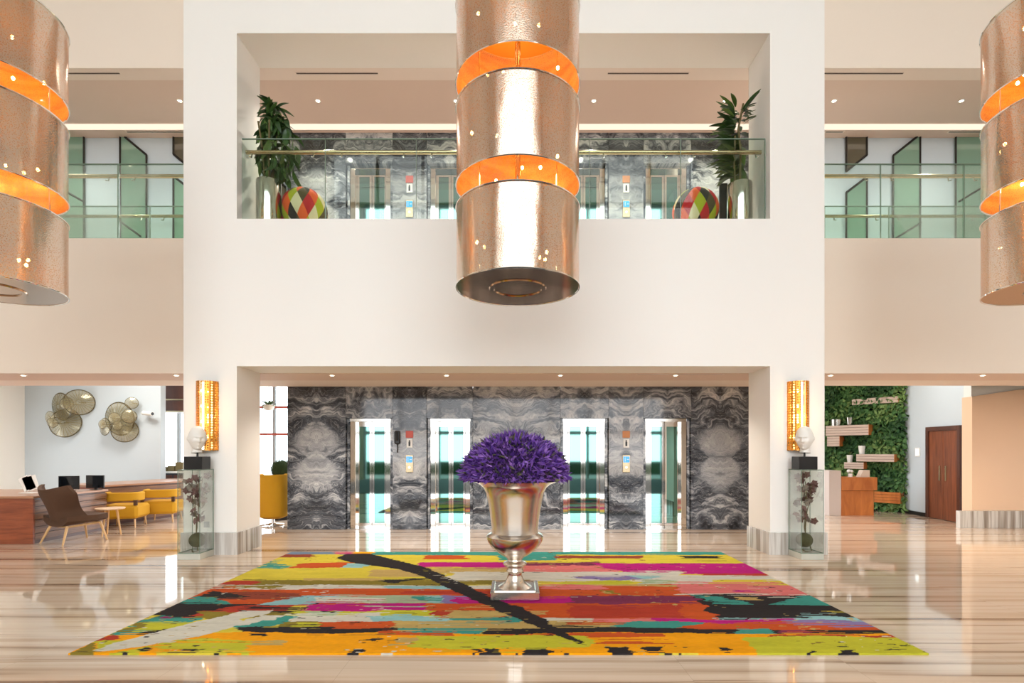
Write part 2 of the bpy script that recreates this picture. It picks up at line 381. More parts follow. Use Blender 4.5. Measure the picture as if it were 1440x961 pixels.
# marble plinths on the portal piers
hS = .34
m = MB(); m.box(XA - .03, XO + .03, YF - .03, YF, 0, hS); m.box(XO, XO + .03, YF, YS, 0, hS); m.box(XA - .03, XA, YF, YS, 0, hS)
struct(m.build('baseboard_left', M['skirt']), 'veined marble plinth of the pier by the reception')
m = MB(); m.box(XP - .03, XB + .03, YF - .03, YF, 0, hS); m.box(XP - .03, XP, YF, YS, 0, hS); m.box(XB, XB + .03, YF, YS, 0, hS)
struct(m.build('baseboard_center', M['skirt']), 'veined marble plinth of the pier by the green wall')

# rear windows seen left of the lift wall and beyond the reception
def window(n, x0, x1, y, z1, mull, cols, rows, label):
    w = bpy.data.objects.new('window_%d' % n, None); COL.objects.link(w); struct(w, label)
    g = MB()
    for x in cols: g.box(x - .04, x + .04, y - .05, y + .05, 0, z1)
    g.build('mullion', M['greymull'], w)
    for z in rows: MB().box(x0, x1, y - .06, y + .04, z - .035, z + .035).build('transom', mull, w)
    cs = sorted(set([x0] + list(cols) + [x1]))
    for a, b in zip(cs[:-1], cs[1:]): MB().box(a, b, y - .01, y + .01, 0, z1).build('pane', M['winglass'], w)
window(2, LBX, LW0 + .5, 17.0, 4.2, M['redmull'], [-10.8, -9.9, XX(386, 17), -5.6], [ZZ(573, 17), ZZ(611, 17)], 'bright window with red transoms beyond the lobby')

# ------------------------------------------------------------------ lift wall
def lift_wall(nm, zf, zt, label):
    w = bpy.data.objects.new(nm, None); COL.objects.link(w); struct(w, label)
    xs = [404, 486, 552, 600, 665, 788, 856, 905, 972, 1053.5]
    X = [XX(x, YL) for x in xs]
    MB().box(X[0] + .02, X[-1] - .02, YL + .36, YL + .6, zf, zt).build('core', M['darkmetal'], w)
    for k in range(9):
        a, b = X[k] + .003, X[k + 1] - .003; c = (a + b) / 2
        if k in (1, 3, 5, 7):   # openings: header panel only
            MB().box(a, b, YL, YL + .3, zf + 2.26, zt).build('marble_panel', M['marble'], w, origin=(c, YL, zf + 2.6))
        else:
            mt = M['marble_big'] if k in (0, 8) else (M['marble_pier'] if k in (2, 6) else M['marble'])
            MB().box(a, b, YL, YL + .36, zf, zt).build('marble_panel', mt, w, origin=(c, YL, zf + 1.42))
    return X
LX = lift_wall('wall_lift_lower', 0, Z1, 'grey bookmatched marble lift wall on the ground floor')
lift_wall('wall_lift_upper', Z2, Z3 + .02, 'grey bookmatched marble lift wall on the gallery')
def lift(a, b, zf, label):
    t = thing('lift_door', label, 'lift door', ((a + b) / 2, YL + .2, zf), 0, 'lift doors in the marble wall')
    w = (b - a) / 2 - .01; H = 2.255
    for s in (-1, 1):
        MB().box(s * w if s < 0 else w - .05, -w + .05 if s < 0 else w, -.12, .14, 0, H).build('reveal', M['marble'], t)
        MB().bbox(min(s * (w - .05), s * (w - .16)), max(s * (w - .05), s * (w - .16)), -.10, .12, 0, H - .05, .008).build('jamb', M['chrome'], t)
    MB().box(-w + .05, w - .05, -.1, .12, H - .06, H).build('header', M['steel'], t)
    MB().box(-w + .05, w - .05, -.2, .12, 0.001, .012).build('sill', M['steel'], t)
    lw = w - .16
    for s in (-1, 1):
        x0, x1 = (-lw, -.004) if s < 0 else (.004, lw)
        lf = MB(); lf.box(x0, x0 + .045, .02, .06, .012, H - .06); lf.box(x1 - .045, x1, .02, .06, .012, H - .06)
        lf.box(x0 + .045, x1 - .045, .02, .06, .012, .10); lf.box(x0 + .045, x1 - .045, .02, .06, H - .16, H - .06)
        l = lf.build('door_leaf', M['chrome'], t)
        MB().box(x0 + .045, x1 - .045, .03, .05, .10, H - .16).build('glass_panel', M['mirror_teal'], l)
    return t
names = ['leftmost', 'second from left', 'third from left', 'rightmost']
for q, k in enumerate((1, 3, 5, 7)):
    lift(LX[k], LX[k + 1], 0, 'chrome framed lift door on the ground floor, %s of four' % names[q])
    lift(LX[k], LX[k + 1], Z2, 'chrome framed lift door up on the gallery, %s of four' % names[q])
# call panels and signs on the piers
red = pm('red_sign', (206, 92, 78), .5); org = pm('orange_sign', (206, 136, 82), .5); blue = pm('blue_screen', (60, 140, 200), .3, emit=(70, 150, 215), estr=.7)
for k, side in ((2, 'left'), (6, 'right')):
    cx = (LX[k] + LX[k + 1]) / 2; y = YL - .004
    for zf, lev in ((0, 'ground floor'), (Z2, 'gallery')):
        t = thing('call_panel', 'gold lift call panel with blue screen, %s pier on the %s' % (side, lev), 'call panel', (cx, y, zf + 1.33), 0, 'lift call panels')
        MB().bbox(-.075, .075, -.02, 0.003, -.17, .18, .004).build('plate', M['brass'], t)
        MB().box(-.062, .062, -.026, -.0201, .03, .15).build('screen', blue, t)
        gl = MB(); gl.box(-.03, -.022, -.028, -.0261, .05, .13); gl.box(.012, .05, -.028, -.0261, .085, .095); gl.build('screen_mark', M['white'], t)
        MB().lathe([(0, -.012), (.022, -.012), (.022, 0), (.028, 0)], 16, Matrix.Translation((0, -.02, -.07)) @ Matrix.Rotation(-math.pi / 2, 4, 'X')).build('button', emat('lit_button_%s%d' % (side, zf), (255, 240, 210), 1.6), t)
        t = thing('wall_sign', '%s sign plate above the call panel, %s pier on the %s' % ('red' if side == 'left' else 'orange', side, lev), 'sign', (cx, y, zf + 1.93), 0, 'lift signs')
        MB().bbox(-.075, .075, -.015, .003, -.07, .07, .004).build('plate', red if side == 'left' else org, t)
        t = thing('notice_plate', 'small white notice with dark figure under the sign, %s pier on the %s' % (side, lev), 'sign', (cx, y, zf + 1.75), 0, 'lift notices')
        MB().bbox(-.06, .06, -.012, .003, -.09, .09, .004).build('plate', M['white'], t)
        g = MB(); g.ball((0, -.014, .045), .016, 8, 6); g.box(-.018, .018, -.017, -.0121, -.06, .028); g.build('figure', M['black'], t)
t = thing('wall_phone', 'black handset hanging on the left lift pier', 'phone', (XX(559, YL), YL - .004, 1.86), 0)
MB().bbox(-.06, .06, -.04, .003, -.13, .14, .02).build('cradle', M['black'], t)
MB().tube([(0, -.05, .12), (.0, -.07, .05), (0, -.05, -.06)], [.03, .022, .03], 8).build('handset', M['darkmetal'], t, True)
MB().tube([(0, -.02, -.13), (.01, -.025, -.22), (0, -.02, -.3)], .012, 6).build('cord', M['black'], t, True)

# ------------------------------------------------------------------ balustrades
def balustrade(label, x0, x1, y, joints):
    t = thing('glass_balustrade', label, 'balustrade', ((x0 + x1) / 2, y, Z2)); c = (x0 + x1) / 2
    js = [x0] + joints + [x1]
    for a, b in zip(js[:-1], js[1:]):
        p = MB().box(a + .006 - c, b - .006 - c, 0, .018, .0, 1.285).build('glass_pane', M['glass'], t)
        MB().box(a + .006 - c, b - .006 - c, -.001, .019, 1.285, 1.30).build('glass_edge', M['glassedge'], p)
        MB().box(b - .012 - c, b - .004 - c, -.001, .019, 0, 1.285).build('glass_edge', M['glassedge'], p)
    MB().tube([(x0 - c + .03, .09, 1.13), (x1 - c - .03, .09, 1.13)], .032, 12).build('handrail', M['brass'], t, True)
    for j in [x0 + .12] + [q + s * .22 for q in joints for s in (-1, 1)] + [x1 - .12]:
        MB().tube([(j - c, .01, 1.02), (j - c, .07, 1.04), (j - c, .09, 1.11)], .011, 6).build('bracket', M['steel'], t, True)
balustrade('glass balustrade with brass handrail across the central gallery opening', XO + .02, XP - .02, 8.2, [XX(458, 8.2), XX(586, 8.2), XX(700, 8.2), XX(830, 8.2), XX(958, 8.2)])
balustrade('near glass balustrade of the gallery beside the reception wing', -12.2, XA - .01, 8.92, [-10.2, -8.3, -6.7])
balustrade('far glass balustrade of the gallery beside the reception wing', -12.2, LW0 - .35, YC - .04, [-10.3, XX(213, YC), -6.0])
balustrade('near glass balustrade of the gallery above the green wall wing', XB + .01, 12.2, 8.92, [XX(1239.5, 8.92), XX(1357, 8.92), 9.6])
balustrade('far glass balustrade of the gallery above the green wall wing', LW1 + .3, 12.2, YC - .04, [6.2, XX(1249, YC), 9.4])

# ------------------------------------------------------------------ stair windows on the upper back walls
pane_g = pm('green_stair_glass', (132, 166, 146), .05, spec=.8); pane_d = pm('dark_stair_glass', (96, 90, 74), .05, spec=.8)
def stairwin(label, poly, darkedges, mat=None, lines=()):
    P = [(XX(x, UY - .03), ZZ(y, UY - .03)) for x, y in poly]
    cx = sum(p[0] for p in P) / len(P); z0 = min(p[1] for p in P)
    t = thing('stair_window', label, 'window', (cx, UY - .03, z0), 0, 'angled stair windows')
    MB().prism([(a - cx, b - z0) for a, b in P], 0, .027).build('pane', mat or pane_g, t)
    segs = [(P[i], P[(i + 1) % len(P)], .022) for i in darkedges] + [((XX(a, UY), ZZ(b, UY)), (XX(c, UY), ZZ(d_, UY)), .02) for a, b, c, d_ in lines]
    for a, b, w in segs:
        MB().tube([(a[0] - cx, -.005, a[1] - z0), (b[0] - cx, -.005, b[1] - z0)], w, 4).build('frame_bar', M['darkmetal'], t)
stairwin('tall green stair window left of the cut glass pane, beside the hanging lamp', [(80, 193), (118, 193), (118, 350), (80, 350)], [1], None, [(80, 262, 118, 284)])
stairwin('green stair window with slanted top, over the reception wing', [(169, 193), (176, 193), (206, 218), (206, 350), (169, 350)], [1, 2, 4], None, [(170, 312, 200, 334)])
stairwin('small dark stair window high beside the left portal edge', [(244, 193), (275, 193), (275, 243), (244, 217)], [3, 2], pane_d)
stairwin('low green stair window beside the left portal edge', [(244, 248), (275, 272), (275, 350), (244, 350)], [0, 3])
stairwin('dark stair window with slanted foot beside the right portal edge', [(1190, 193), (1219, 193), (1219, 218), (1190, 241)], [1, 2, 3], pane_d)
stairwin('low green stair window with slanted top beside the right portal edge', [(1190, 271), (1219, 249), (1219, 350), (1190, 350)], [0, 1, 3])
stairwin('tall green stair window with slanted top, over the green wall wing', [(1256, 219), (1290, 192), (1294, 192), (1294, 350), (1256, 350)], [0, 2, 4], None, [(1258, 336, 1294, 314)])
stairwin('tall green stair window beside the right hanging lamp', [(1344, 193), (1420, 193), (1420, 350), (1344, 350)], [3], None, [(1346, 285, 1420, 240)])
stairwin('grey stair window left of the gallery lift wall, behind the leafy plant', [(372, 240), (384, 246), (402, 264), (402, 330), (372, 330)], [1], pane_d)

# ------------------------------------------------------------------ ceiling fittings
def downlight(x, y, zc, Y, label, power=26, col=(1, .92, .82)):
    c = Vector((XX(x, Y), Y, zc))
    t = thing('downlight', label, 'downlight', c, 0, 'recessed downlights')
    MB().lathe([(.032, -.002), (.05, -.004), (.054, 0)], 20).build('trim_ring', M['white'], t, True)
    MB().lathe([(0, -.003), (.032, -.003)], 20).build('lens', M['down'], t)
    l = bpy.data.lights.new('downlight_lamp', 'SPOT'); l.energy = power; l.color = col; l.spot_size = math.radians(130); l.spot_blend = .8; l.shadow_soft_size = .05
    lo = bpy.data.objects.new('downlight_lamp', l); COL.objects.link(lo); lo.parent = t; lo.location = (0, 0, -.02)
yl = F * (Z1 - EYE) / (HY - 528); yu = F * (Z3 + .03 - EYE) / (HY - 142)
for q, x in enumerate((467, 628, 788, 950)): downlight(x, 0, Z1 - .004, yl, 'small lit downlight over the lift hall, %s of four' % names[q], 110)
for q, (x, w) in enumerate(((33, 'nearer the room edge'), (248, 'nearer the portal'))): downlight(x, 0, Z1 - .004, yl, 'small lit downlight over the reception wing, %s' % w, 40)
for q, (x, w) in enumerate(((1168, 'nearer the portal'), (1382, 'nearer the room edge'))): downlight(x, 0, Z1 - .004, yl, 'small lit downlight over the green wall wing, %s' % w, 40 if q == 0 else 150, (1, .8, .58) if q else (1, .92, .82))
for q, x in enumerate((447, 641, 835, 1020)): downlight(x, 0, Z3 + .03, yu, 'small lit downlight in the central gallery ceiling, %s of four' % names[q], 210)
for x, w in ((60, 'left gallery ceiling behind the hanging lamp'), (253, 'left gallery ceiling beside the portal edge'), (1173, 'right gallery ceiling beside the portal edge'), (1352, 'right gallery ceiling beside the hanging lamp')):
    downlight(x, 0, Z3 + .03, yu, 'small lit downlight in the ' + w, 130)
def slot(x0, x1, y, zc, label):
    Y = F * (zc - EYE) / (HY - y); a, b = XX(x0, Y), XX(x1, Y)
    t = thing('slot_diffuser', label, 'air vent', ((a + b) / 2, Y, zc), 0, 'linear air slots'); w = (b - a) / 2
    m = MB(); m.box(-w, w, -.035, -.018, -.006, 0); m.box(-w, w, .018, .035, -.006, 0); m.box(-w, -w + .02, -.018, .018, -.006, 0); m.box(w - .02, w, -.018, .018, -.006, 0)
    m.build('frame', M['softlight'], t); MB().box(-w + .02, w - .02, -.018, .018, -.003, 0).build('slot', M['slot'], t)
slot(415, 533, 103, Z3, 'dark linear air slot in the central gallery ceiling, left of the hanging lamp')
slot(853, 970, 103, Z3, 'dark linear air slot in the central gallery ceiling, right of the hanging lamp')
slot(60, 170, 103, Z3, 'dark linear air slot in the gallery ceiling over the reception wing')
slot(1150, 1272, 103, Z3, 'dark linear air slot in the gallery ceiling over the green wall wing')
slot(177, 262, 185.5, Z3 + .02, 'thin air slot above the left stair windows')
slot(1160, 1187, 185.5, Z3 + .02, 'thin short air slot above the right stair windows, beside the portal')
slot(1333, 1400, 185.5, Z3 + .02, 'thin air slot above the right stair windows, beside the hanging lamp')
slot(895, 1018, 526.5, Z1 - .004, 'pale linear air slot in the lobby soffit')

def fill_lamp(x, y, z, w, power, label, col=(1, .95, .88)):  # fill lamps added above the soffit, out of view, to brighten the wings
    t = thing('ceiling_fill_lamp', label, 'fill lamp', (x, y, z), 0, 'added fill lamps in the wings')
    MB().bbox(-w / 2, w / 2, -w / 2, w / 2, -.04, -.001, .005).build('frame', M['white'], t)
    MB().box(-w / 2 + .05, w / 2 - .05, -w / 2 + .05, w / 2 - .05, -.045, -.041).build('diffuser', emat('fill_diffuser', (255, 246, 232), 3), t)
    l = area('fill_light', (0, 0, -.06), w, w, power, col); l.parent = t
fill_lamp(8.6, 12.0, 4.2, 1.2, 16, 'added square fill lamp, out of view above the podium')
fill_lamp(-9.6, 12.2, 4.2, 1.2, 60, 'added square fill lamp, out of view above the reception desk')
# ------------------------------------------------------------------ rug
def rug():
    x0, x1, y0, y1 = -3.48, 3.247, 4.113, 8.235
    NX, NY = 660, 420
    c = dict(Y=(222, 200, 66), A=(250, 166, 14), L=(200, 194, 52), O=(206, 86, 36), R=(184, 62, 42), M=(192, 28, 124), T=(66, 150, 136), K=(46, 40, 40),
             C=(216, 209, 192), V=(142, 124, 44), P=(226, 120, 116), W=(140, 122, 168), S=(150, 196, 196), N=(198, 166, 98), B=(150, 70, 50), G=(170, 186, 150), U=(130, 50, 80), H=(110, 130, 150))
    L = []
    def q(col, *p): L.append((c[col], [fl(*a) for a in p]))
    def b(col, xa, xb, ya, yb, sk=0): q(col, (xa + sk, ya), (xb + sk, ya), (xb - sk, yb), (xa - sk, yb))
    # far bands
    b('T', 300, 1100, 770, 783.5); b('H', 300, 474, 770, 782); b('M', 470, 497, 770, 781.5); b('A', 495, 524, 770, 781)
    b('Y', 300, 1150, 782, 797); b('B', 330, 437, 781.5, 786); b('T', 700, 780, 782, 790); b('O', 595, 655, 782.5, 788); b('B', 776, 905, 783, 787); b('K', 955, 1014, 783.5, 787)
    q('T', (345, 801), (388, 791.5), (418, 801)); q('O', (405, 801), (424, 795), (500, 791.5), (482, 801)); q('S', (476, 801), (490, 794), (522, 795), (508, 801))
    b('Y', 280, 620, 800, 819); b('N', 520, 600, 803, 813)
    b('M', 590, 740, 792.5, 800); b('U', 730, 845, 792.5, 797.5); q('N', (600, 802), (735, 799), (735, 808), (615, 808)); b('P', 735, 870, 797, 807.5); q('M', (832, 794), (1150, 794), (1150, 812), (880, 808)); b('R', 990, 1100, 808.5, 813)
    b('C', 635, 960, 806.5, 820); b('C', 900, 1150, 811, 825); q('W', (800, 813), (835, 810.5), (940, 812), (862, 820)); q('S', (880, 811), (940, 812), (900, 816)); b('L', 790, 885, 819, 825); b('V', 635, 745, 817.5, 824); b('Y', 1000, 1150, 818.5, 824.5); b('G', 900, 945, 817, 823)
    b('V', 345, 640, 817, 826); q('R', (290, 826), (330, 817.5), (368, 819), (352, 826)); q('K', (520, 816), (625, 814.5), (545, 822)); b('N', 430, 540, 814.5, 818.5)
    b('C', 250, 700, 825, 831.5); b('S', 545, 640, 826, 831); b('V', 312, 400, 826, 829)
    # orange bands
    b('O', 200, 700, 830, 853); b('B', 300, 420, 836, 845); q('K', (270, 845), (302, 832), (330, 838), (355, 841), (300, 843)); b('R', 560, 690, 833, 838); b('K', 285, 345, 840, 843)
    b('N', 745, 960, 824.5, 829); b('O', 740, 990, 827, 843); b('P', 760, 850, 826, 831); b('V', 850, 872, 832, 837); b('P', 955, 1180, 824.5, 838); b('M', 1035, 1060, 831, 834)
    q('S', (360, 853), (432, 840), (500, 842), (560, 846), (430, 851)); b('G', 470, 640, 840.5, 850.5); b('C', 440, 540, 843, 849); b('S', 600, 640, 841, 849); b('W', 622, 668, 840, 851); b('T', 585, 620, 842, 847)
    q('T', (230, 854), (282, 840.5), (302, 841), (338, 854))
    b('M', 640, 800, 842, 852); b('U', 798, 1000, 840.5, 853); b('M', 430, 612, 851, 860.5)
    q('K', (200, 868), (256, 851.5), (395, 852), (345, 856), (262, 867)); q('R', (252, 868), (338, 854), (420, 852), (400, 858), (340, 864), (290, 868)); b('O', 600, 760, 851, 873)
    b('O', 725, 1012, 850.5, 873); b('R', 800, 960, 853, 871); b('N', 720, 770, 860, 866)
    q('K', (345, 855), (432, 856), (415, 868), (370, 864))
    b('V', 280, 430, 862, 872); b('L', 412, 615, 861, 869.5); b('N', 620, 715, 860, 870); b('R', 610, 632, 861, 868); b('G', 430, 480, 861, 866)
    b('C', 395, 535, 865, 877.5, 6); b('S', 520, 655, 869.5, 876.5); b('T', 632, 745, 870.5, 876.5)
    q('T', (180, 880), (220, 867.5), (280, 868), (268, 879)); b('M', 222, 238, 869, 872); q('L', (150, 890), (203, 877), (280, 877), (245, 889)); q('V', (150, 890), (203, 877), (212, 878), (190, 889))
    q('T', (140, 896), (175, 887.5), (206, 888), (196, 895)); q('K', (198, 895), (206, 887.5), (240, 887.5), (212, 895))
    q('T', (318, 884), (338, 874), (390, 868), (425, 870), (400, 880), (330, 890)); b('V', 395, 455, 876.5, 886); b('O', 448, 560, 876.5, 886); b('N', 555, 800, 876, 887); b('L', 412, 448, 878, 884)
    # right black field
    q('K', (968, 838.5), (1220, 838.5), (1260, 872.5), (1008, 872.5)); q('T', (970, 839), (1015, 843), (1062, 853), (1002, 853)); q('T', (1080, 853), (1122, 841), (1142, 839), (1190, 853)); q('Y', (1155, 866.5), (1170, 864), (1200, 864.5), (1190, 867)); b('N', 1035, 1062, 842, 846)
    b('C', 950, 1160, 837, 838.6)
    b('S', 1000, 1280, 871, 876); b('C', 752, 835, 871.5, 877.5); b('P', 830, 930, 872, 877.5); b('M', 920, 1112, 872, 878.5); b('W', 1105, 1290, 874, 885)
    b('T', 868, 985, 877, 887); b('N', 800, 870, 878, 887); b('O', 800, 880, 877.5, 881); q('O', (945, 888), (985, 877.5), (1130, 877), (1300, 886), (1300, 890))
    b('K', 326, 566, 885, 893); b('T', 560, 685, 885.5, 892.5); b('K', 686, 1035, 886.5, 893.5); b('K', 1040, 1330, 888, 896.5); b('T', 1030, 1082, 886.5, 893); b('U', 1090, 1130, 888, 893)
    # near amber band
    b('A', 60, 1400, 893, 930); b('O', 530, 640, 891.5, 896.5); b('O', 700, 940, 893.5, 899.5); b('R', 1085, 1330, 895.5, 902.5); b('A', 1190, 1215, 897, 902)
    q('L', (140, 925), (275, 899), (352, 903), (345, 925)); b('N', 348, 398, 903, 909); b('N', 553, 590, 900, 911); b('L', 580, 830, 897.5, 914); q('L', (1045, 898), (1400, 899), (1400, 930), (1068, 930))
    q('A', (195, 925), (215, 911), (245, 925)); q('R', (120, 906), (160, 894), (168, 896), (162, 904)); q('A', (162, 904), (170, 894.5), (215, 895), (185, 904)); q('V', (80, 930), (118, 909), (142, 902), (126, 914), (135, 930)); q('L', (128, 916), (145, 903), (180, 903), (160, 914))
    # big brush strokes
    q('C', (124, 919), (205, 895), (275, 877), (345, 860.5), (388, 858.5), (380, 865), (335, 873), (345, 879), (285, 896), (200, 912), (140, 919))
    q('C', (330, 876), (365, 868), (415, 866), (380, 874), (325, 884))
    q('K', (470, 787), (487, 781), (520, 780), (545, 786), (560, 790), (597, 799), (625, 811), (665, 829), (692, 843), (745, 862), (780, 883), (828, 911), (790, 899), (755, 884), (715, 868), (680, 852), (640, 834), (600, 814), (560, 802), (500, 794))
    for (xa, xb, ya, yb) in ((497, 513, 916, 925), (663, 669, 914, 925), (674, 698, 914, 925), (732, 769, 914, 925), (855, 889, 912, 925), (909, 933, 913, 925), (1011, 1024, 914, 925), (1132, 1140, 918, 925), (1186, 1206, 915, 925), (240, 262, 917, 925), (172, 182, 918, 925), (513, 535, 900, 904), (200, 212, 914, 917), (345, 365, 894, 898)): b('K', xa, xb, ya, yb)
    # value noise
    rs = np.random.RandomState(3)
    U, V = np.meshgrid(np.linspace(x0, x1, NX), np.linspace(y0, y1, NY))
    def vn(sx, sy):
        gx, gy = (U - x0) / sx, (V - y0) / sy; T = rs.rand(int(gy.max()) + 3, int(gx.max()) + 3)
        ix, iy = gx.astype(int), gy.astype(int); fx, fy = gx - ix, gy - iy; fx = fx * fx * (3 - 2 * fx); fy = fy * fy * (3 - 2 * fy)
        return (T[iy, ix] * (1 - fx) + T[iy, ix + 1] * fx) * (1 - fy) + (T[iy + 1, ix] * (1 - fx) + T[iy + 1, ix + 1] * fx) * fy - .5
    jx = vn(.5, .12) * .10 + vn(.14, .04) * .09 + vn(.05, .02) * .04
    jy = vn(.6, .1) * .06 + vn(.16, .04) * .035 + vn(.05, .02) * .014
    stk = np.clip((vn(.9, .016) + .5 * vn(.4, .03)) * 5 - .6, 0, 1); jy = jy + stk * vn(.8, .25) * .42
    PX, PY = U + jx, V + jy
    img = np.zeros((NY, NX, 3)); img[:] = lin(c['Y'])
    def inside(poly, PX=PX, PY=PY):
        r = np.zeros(PX.shape, bool); n = len(poly)
        for i in range(n):
            (xa, ya), (xb, yb) = poly[i], poly[(i + 1) % n]
            if ya == yb: continue
            r ^= ((ya > PY) != (yb > PY)) & (PX < (xb - xa) * (PY - ya) / (yb - ya) + xa)
        return r
    ns = 3                                   # the three long brush strokes keep crisper edges
    for k, (col, poly) in enumerate(L):
        crisp = len(poly) > 10
        img[inside(poly, U + jx * (.35 if crisp else 1), V + jy * (.35 if crisp else 1))] = lin(col)
    # scattered dashes of neighbouring colours
    spk = vn(.09, .022) + .6 * vn(.05, .018); zone = vn(.9, .35)
    cols = [c[k] for k in 'KNKVCK']
    pick = ((vn(.6, .3) + .5) * len(cols)).astype(int).clip(0, len(cols) - 1)
    pal = np.array([lin(x) for x in cols])
    msk = (spk > .45) & (zone > -.05)
    img[msk] = pal[pick[msk]]
    img *= .86 * (1 + .16 * vn(.25, .06) + .12 * vn(.03, .012))[..., None]
    img = img.clip(0, 1)
    nv = NX * NY; h = .014
    co = np.zeros((nv, 3)); co[:, 0] = U.ravel(); co[:, 1] = V.ravel(); co[:, 2] = h + (vn(.02, .02).ravel() * .002)
    idx = np.arange(nv).reshape(NY, NX)
    faces = np.stack([idx[:-1, :-1], idx[:-1, 1:], idx[1:, 1:], idx[1:, :-1]], -1).reshape(-1, 4)
    ring = np.concatenate([idx[0, :], idx[1:, -1], idx[-1, -2::-1], idx[-2:0:-1, 0]])
    low = co[ring].copy(); low[:, 2] = .0005
    li = nv + np.arange(len(ring)); nx = np.roll(ring, -1); ln = np.roll(li, -1)
    side = np.stack([ring, li, ln, nx], -1)
    allv = np.concatenate([co, low]); allf = np.concatenate([faces, side])
    me = bpy.data.meshes.new('rug'); me.vertices.add(len(allv)); me.vertices.foreach_set('co', allv.ravel())
    me.loops.add(allf.size); me.loops.foreach_set('vertex_index', allf.ravel().astype(np.int32))
    me.polygons.add(len(allf)); me.polygons.foreach_set('loop_start', np.arange(len(allf)) * 4)
    me.update(calc_edges=True)
    at_ = me.attributes.new('dye', 'FLOAT_COLOR', 'POINT')
    rgba = np.ones((len(allv), 4), np.float32); rgba[:nv, :3] = img.reshape(-1, 3); rgba[nv:, :3] = img.reshape(-1, 3)[ring]
    at_.data.foreach_set('color', rgba.ravel())
    t = NT('rug_pile'); a = t.n('Attribute', attribute_name='dye')
    nz = t.noise(t.coord(), 260, 2)
    me.materials.append(t.surf(t.n('BsdfPrincipled', {'Base Color': a.outputs[0], 'Roughness': .95, 'Specular IOR Level': .15, 'Normal': t.n('Bump', {'Height': nz, 'Strength': .5, 'Distance': .004})})))
    o = bpy.data.objects.new('area_rug', me); COL.objects.link(o)
    tag(o, 'large multicoloured abstract brushstroke rug on the marble floor', 'rug')
rug()

# ------------------------------------------------------------------ urn with flowers
UYc = 5.81; us = F / UYc; UX = (724.1 - CX) / us
def uz(y): return EYE - (y - HY) / us
urn = thing('flower_urn', 'tall silver pedestal urn on a square foot, standing on the rug', 'urn', (UX, UYc, .0165))
P = [(62.5, 674), (62.5, 676), (58, 678), (50, 681.5), (44.5, 686), (41, 693), (39.4, 700.7), (36.3, 715.8), (34, 731), (32.8, 742), (33, 749), (38, 751.5), (40, 754), (39.7, 757), (38.5, 761), (34, 768), (27, 774.5), (19, 780.5), (12.5, 784), (10, 787), (10.5, 789), (15.5, 791), (16.8, 793), (15, 795.5), (10.8, 798), (11, 800.5), (12, 803), (10, 805.5), (10, 809), (11.5, 814), (14.5, 819), (20, 823), (26, 826.5), (29.5, 830), (30.5, 834.5)]
prof = [(r / us, uz(y) - .014) for r, y in P]
MB().lathe(prof + [(.2, prof[-1][1])], 64).build('bowl', M['urn'], urn, True)
MB().lathe([(62.5 / us, uz(674) - .014), (60 / us, uz(673.5) - .014), (54 / us, uz(678) - .014), (38 / us, uz(690) - .014), (0, uz(690) - .014)], 64).build('inner_rim', M['darkmetal'], urn, True)
MB().bbox(-.262, .262, -.262, .262, 0, .085, .006).build('square_foot', M['urn'], urn)
MB().bbox(-.225, .225, -.225, .225, .0851, prof[-1][1] + .002, .01).build('foot_step', M['urn'], urn)
fa = thing('flower_arrangement', 'dense dome of purple flowers in the silver urn', 'flowers', (UX, UYc, uz(690)))
m = MB(); g = MB(); zc = uz(672) - uz(690)
for k in range(3600):
    ph = 2 * math.pi * k * .6180339; zz = 1 - (k + .5) / 3600 * 1.12
    st = math.sqrt(max(0, 1 - zz * zz)); dr = Vector((math.cos(ph) * st, math.sin(ph) * st, zz))
    rr = R.uniform(.84, 1.0); base = Vector((dr.x * .60 * rr, dr.y * .60 * rr, zc + (dr.z * .50 if dr.z > 0 else dr.z * .12) * rr))
    ax = (Vector((dr.x, dr.y, dr.z * .9 + R.uniform(-.35, .2))) + Vector((R.gauss(0, .45), R.gauss(0, .45), R.gauss(0, .35)))).normalized()
    sd = ax.cross(Vector((R.gauss(0, 1), R.gauss(0, 1), R.gauss(0, 1)))).normalized(); up = ax.cross(sd)
    Ln = R.uniform(.06, .12); w = R.uniform(.010, .019)
    tgt = g if R.random() < .12 else m
    a = base - ax * Ln * .4; e = base + ax * Ln * .6; mid = base - ax * Ln * .02
    tgt.add([a, mid + sd * w, mid + up * w * .6, mid - sd * w, e], [(0, 1, 2), (0, 2, 3), (4, 2, 1), (4, 3, 2), (0, 3, 4, 1)])
def petal_mat(name, c1, c2, c3):
    t = NT(name); geo = t.n('NewGeometry')
    col = t.ramp(geo.outputs['Random Per Island'], [(0, lin(c1)), (.5, lin(c2)), (1, lin(c3))])
    return t.surf(t.n('BsdfPrincipled', {'Base Color': col, 'Roughness': .6, 'Subsurface Weight': 0}))
o = m.build('blossoms', petal_mat('purple_petal', (70, 36, 118), (104, 60, 154), (146, 102, 180)), fa); o['kind'] = 'stuff'
o = g.build('leaves', petal_mat('urn_leaf', (60, 70, 42), (84, 84, 54), (70, 40, 72)), fa); o['kind'] = 'stuff'
MB().lathe([(0, zc - .05)] + [(.53 * math.cos(q * math.pi / 16), zc - .03 + .44 * math.sin(q * math.pi / 16)) for q in range(9)], 24).build('moss_core', pm('dark_core', (48, 30, 62), .9), fa, True)

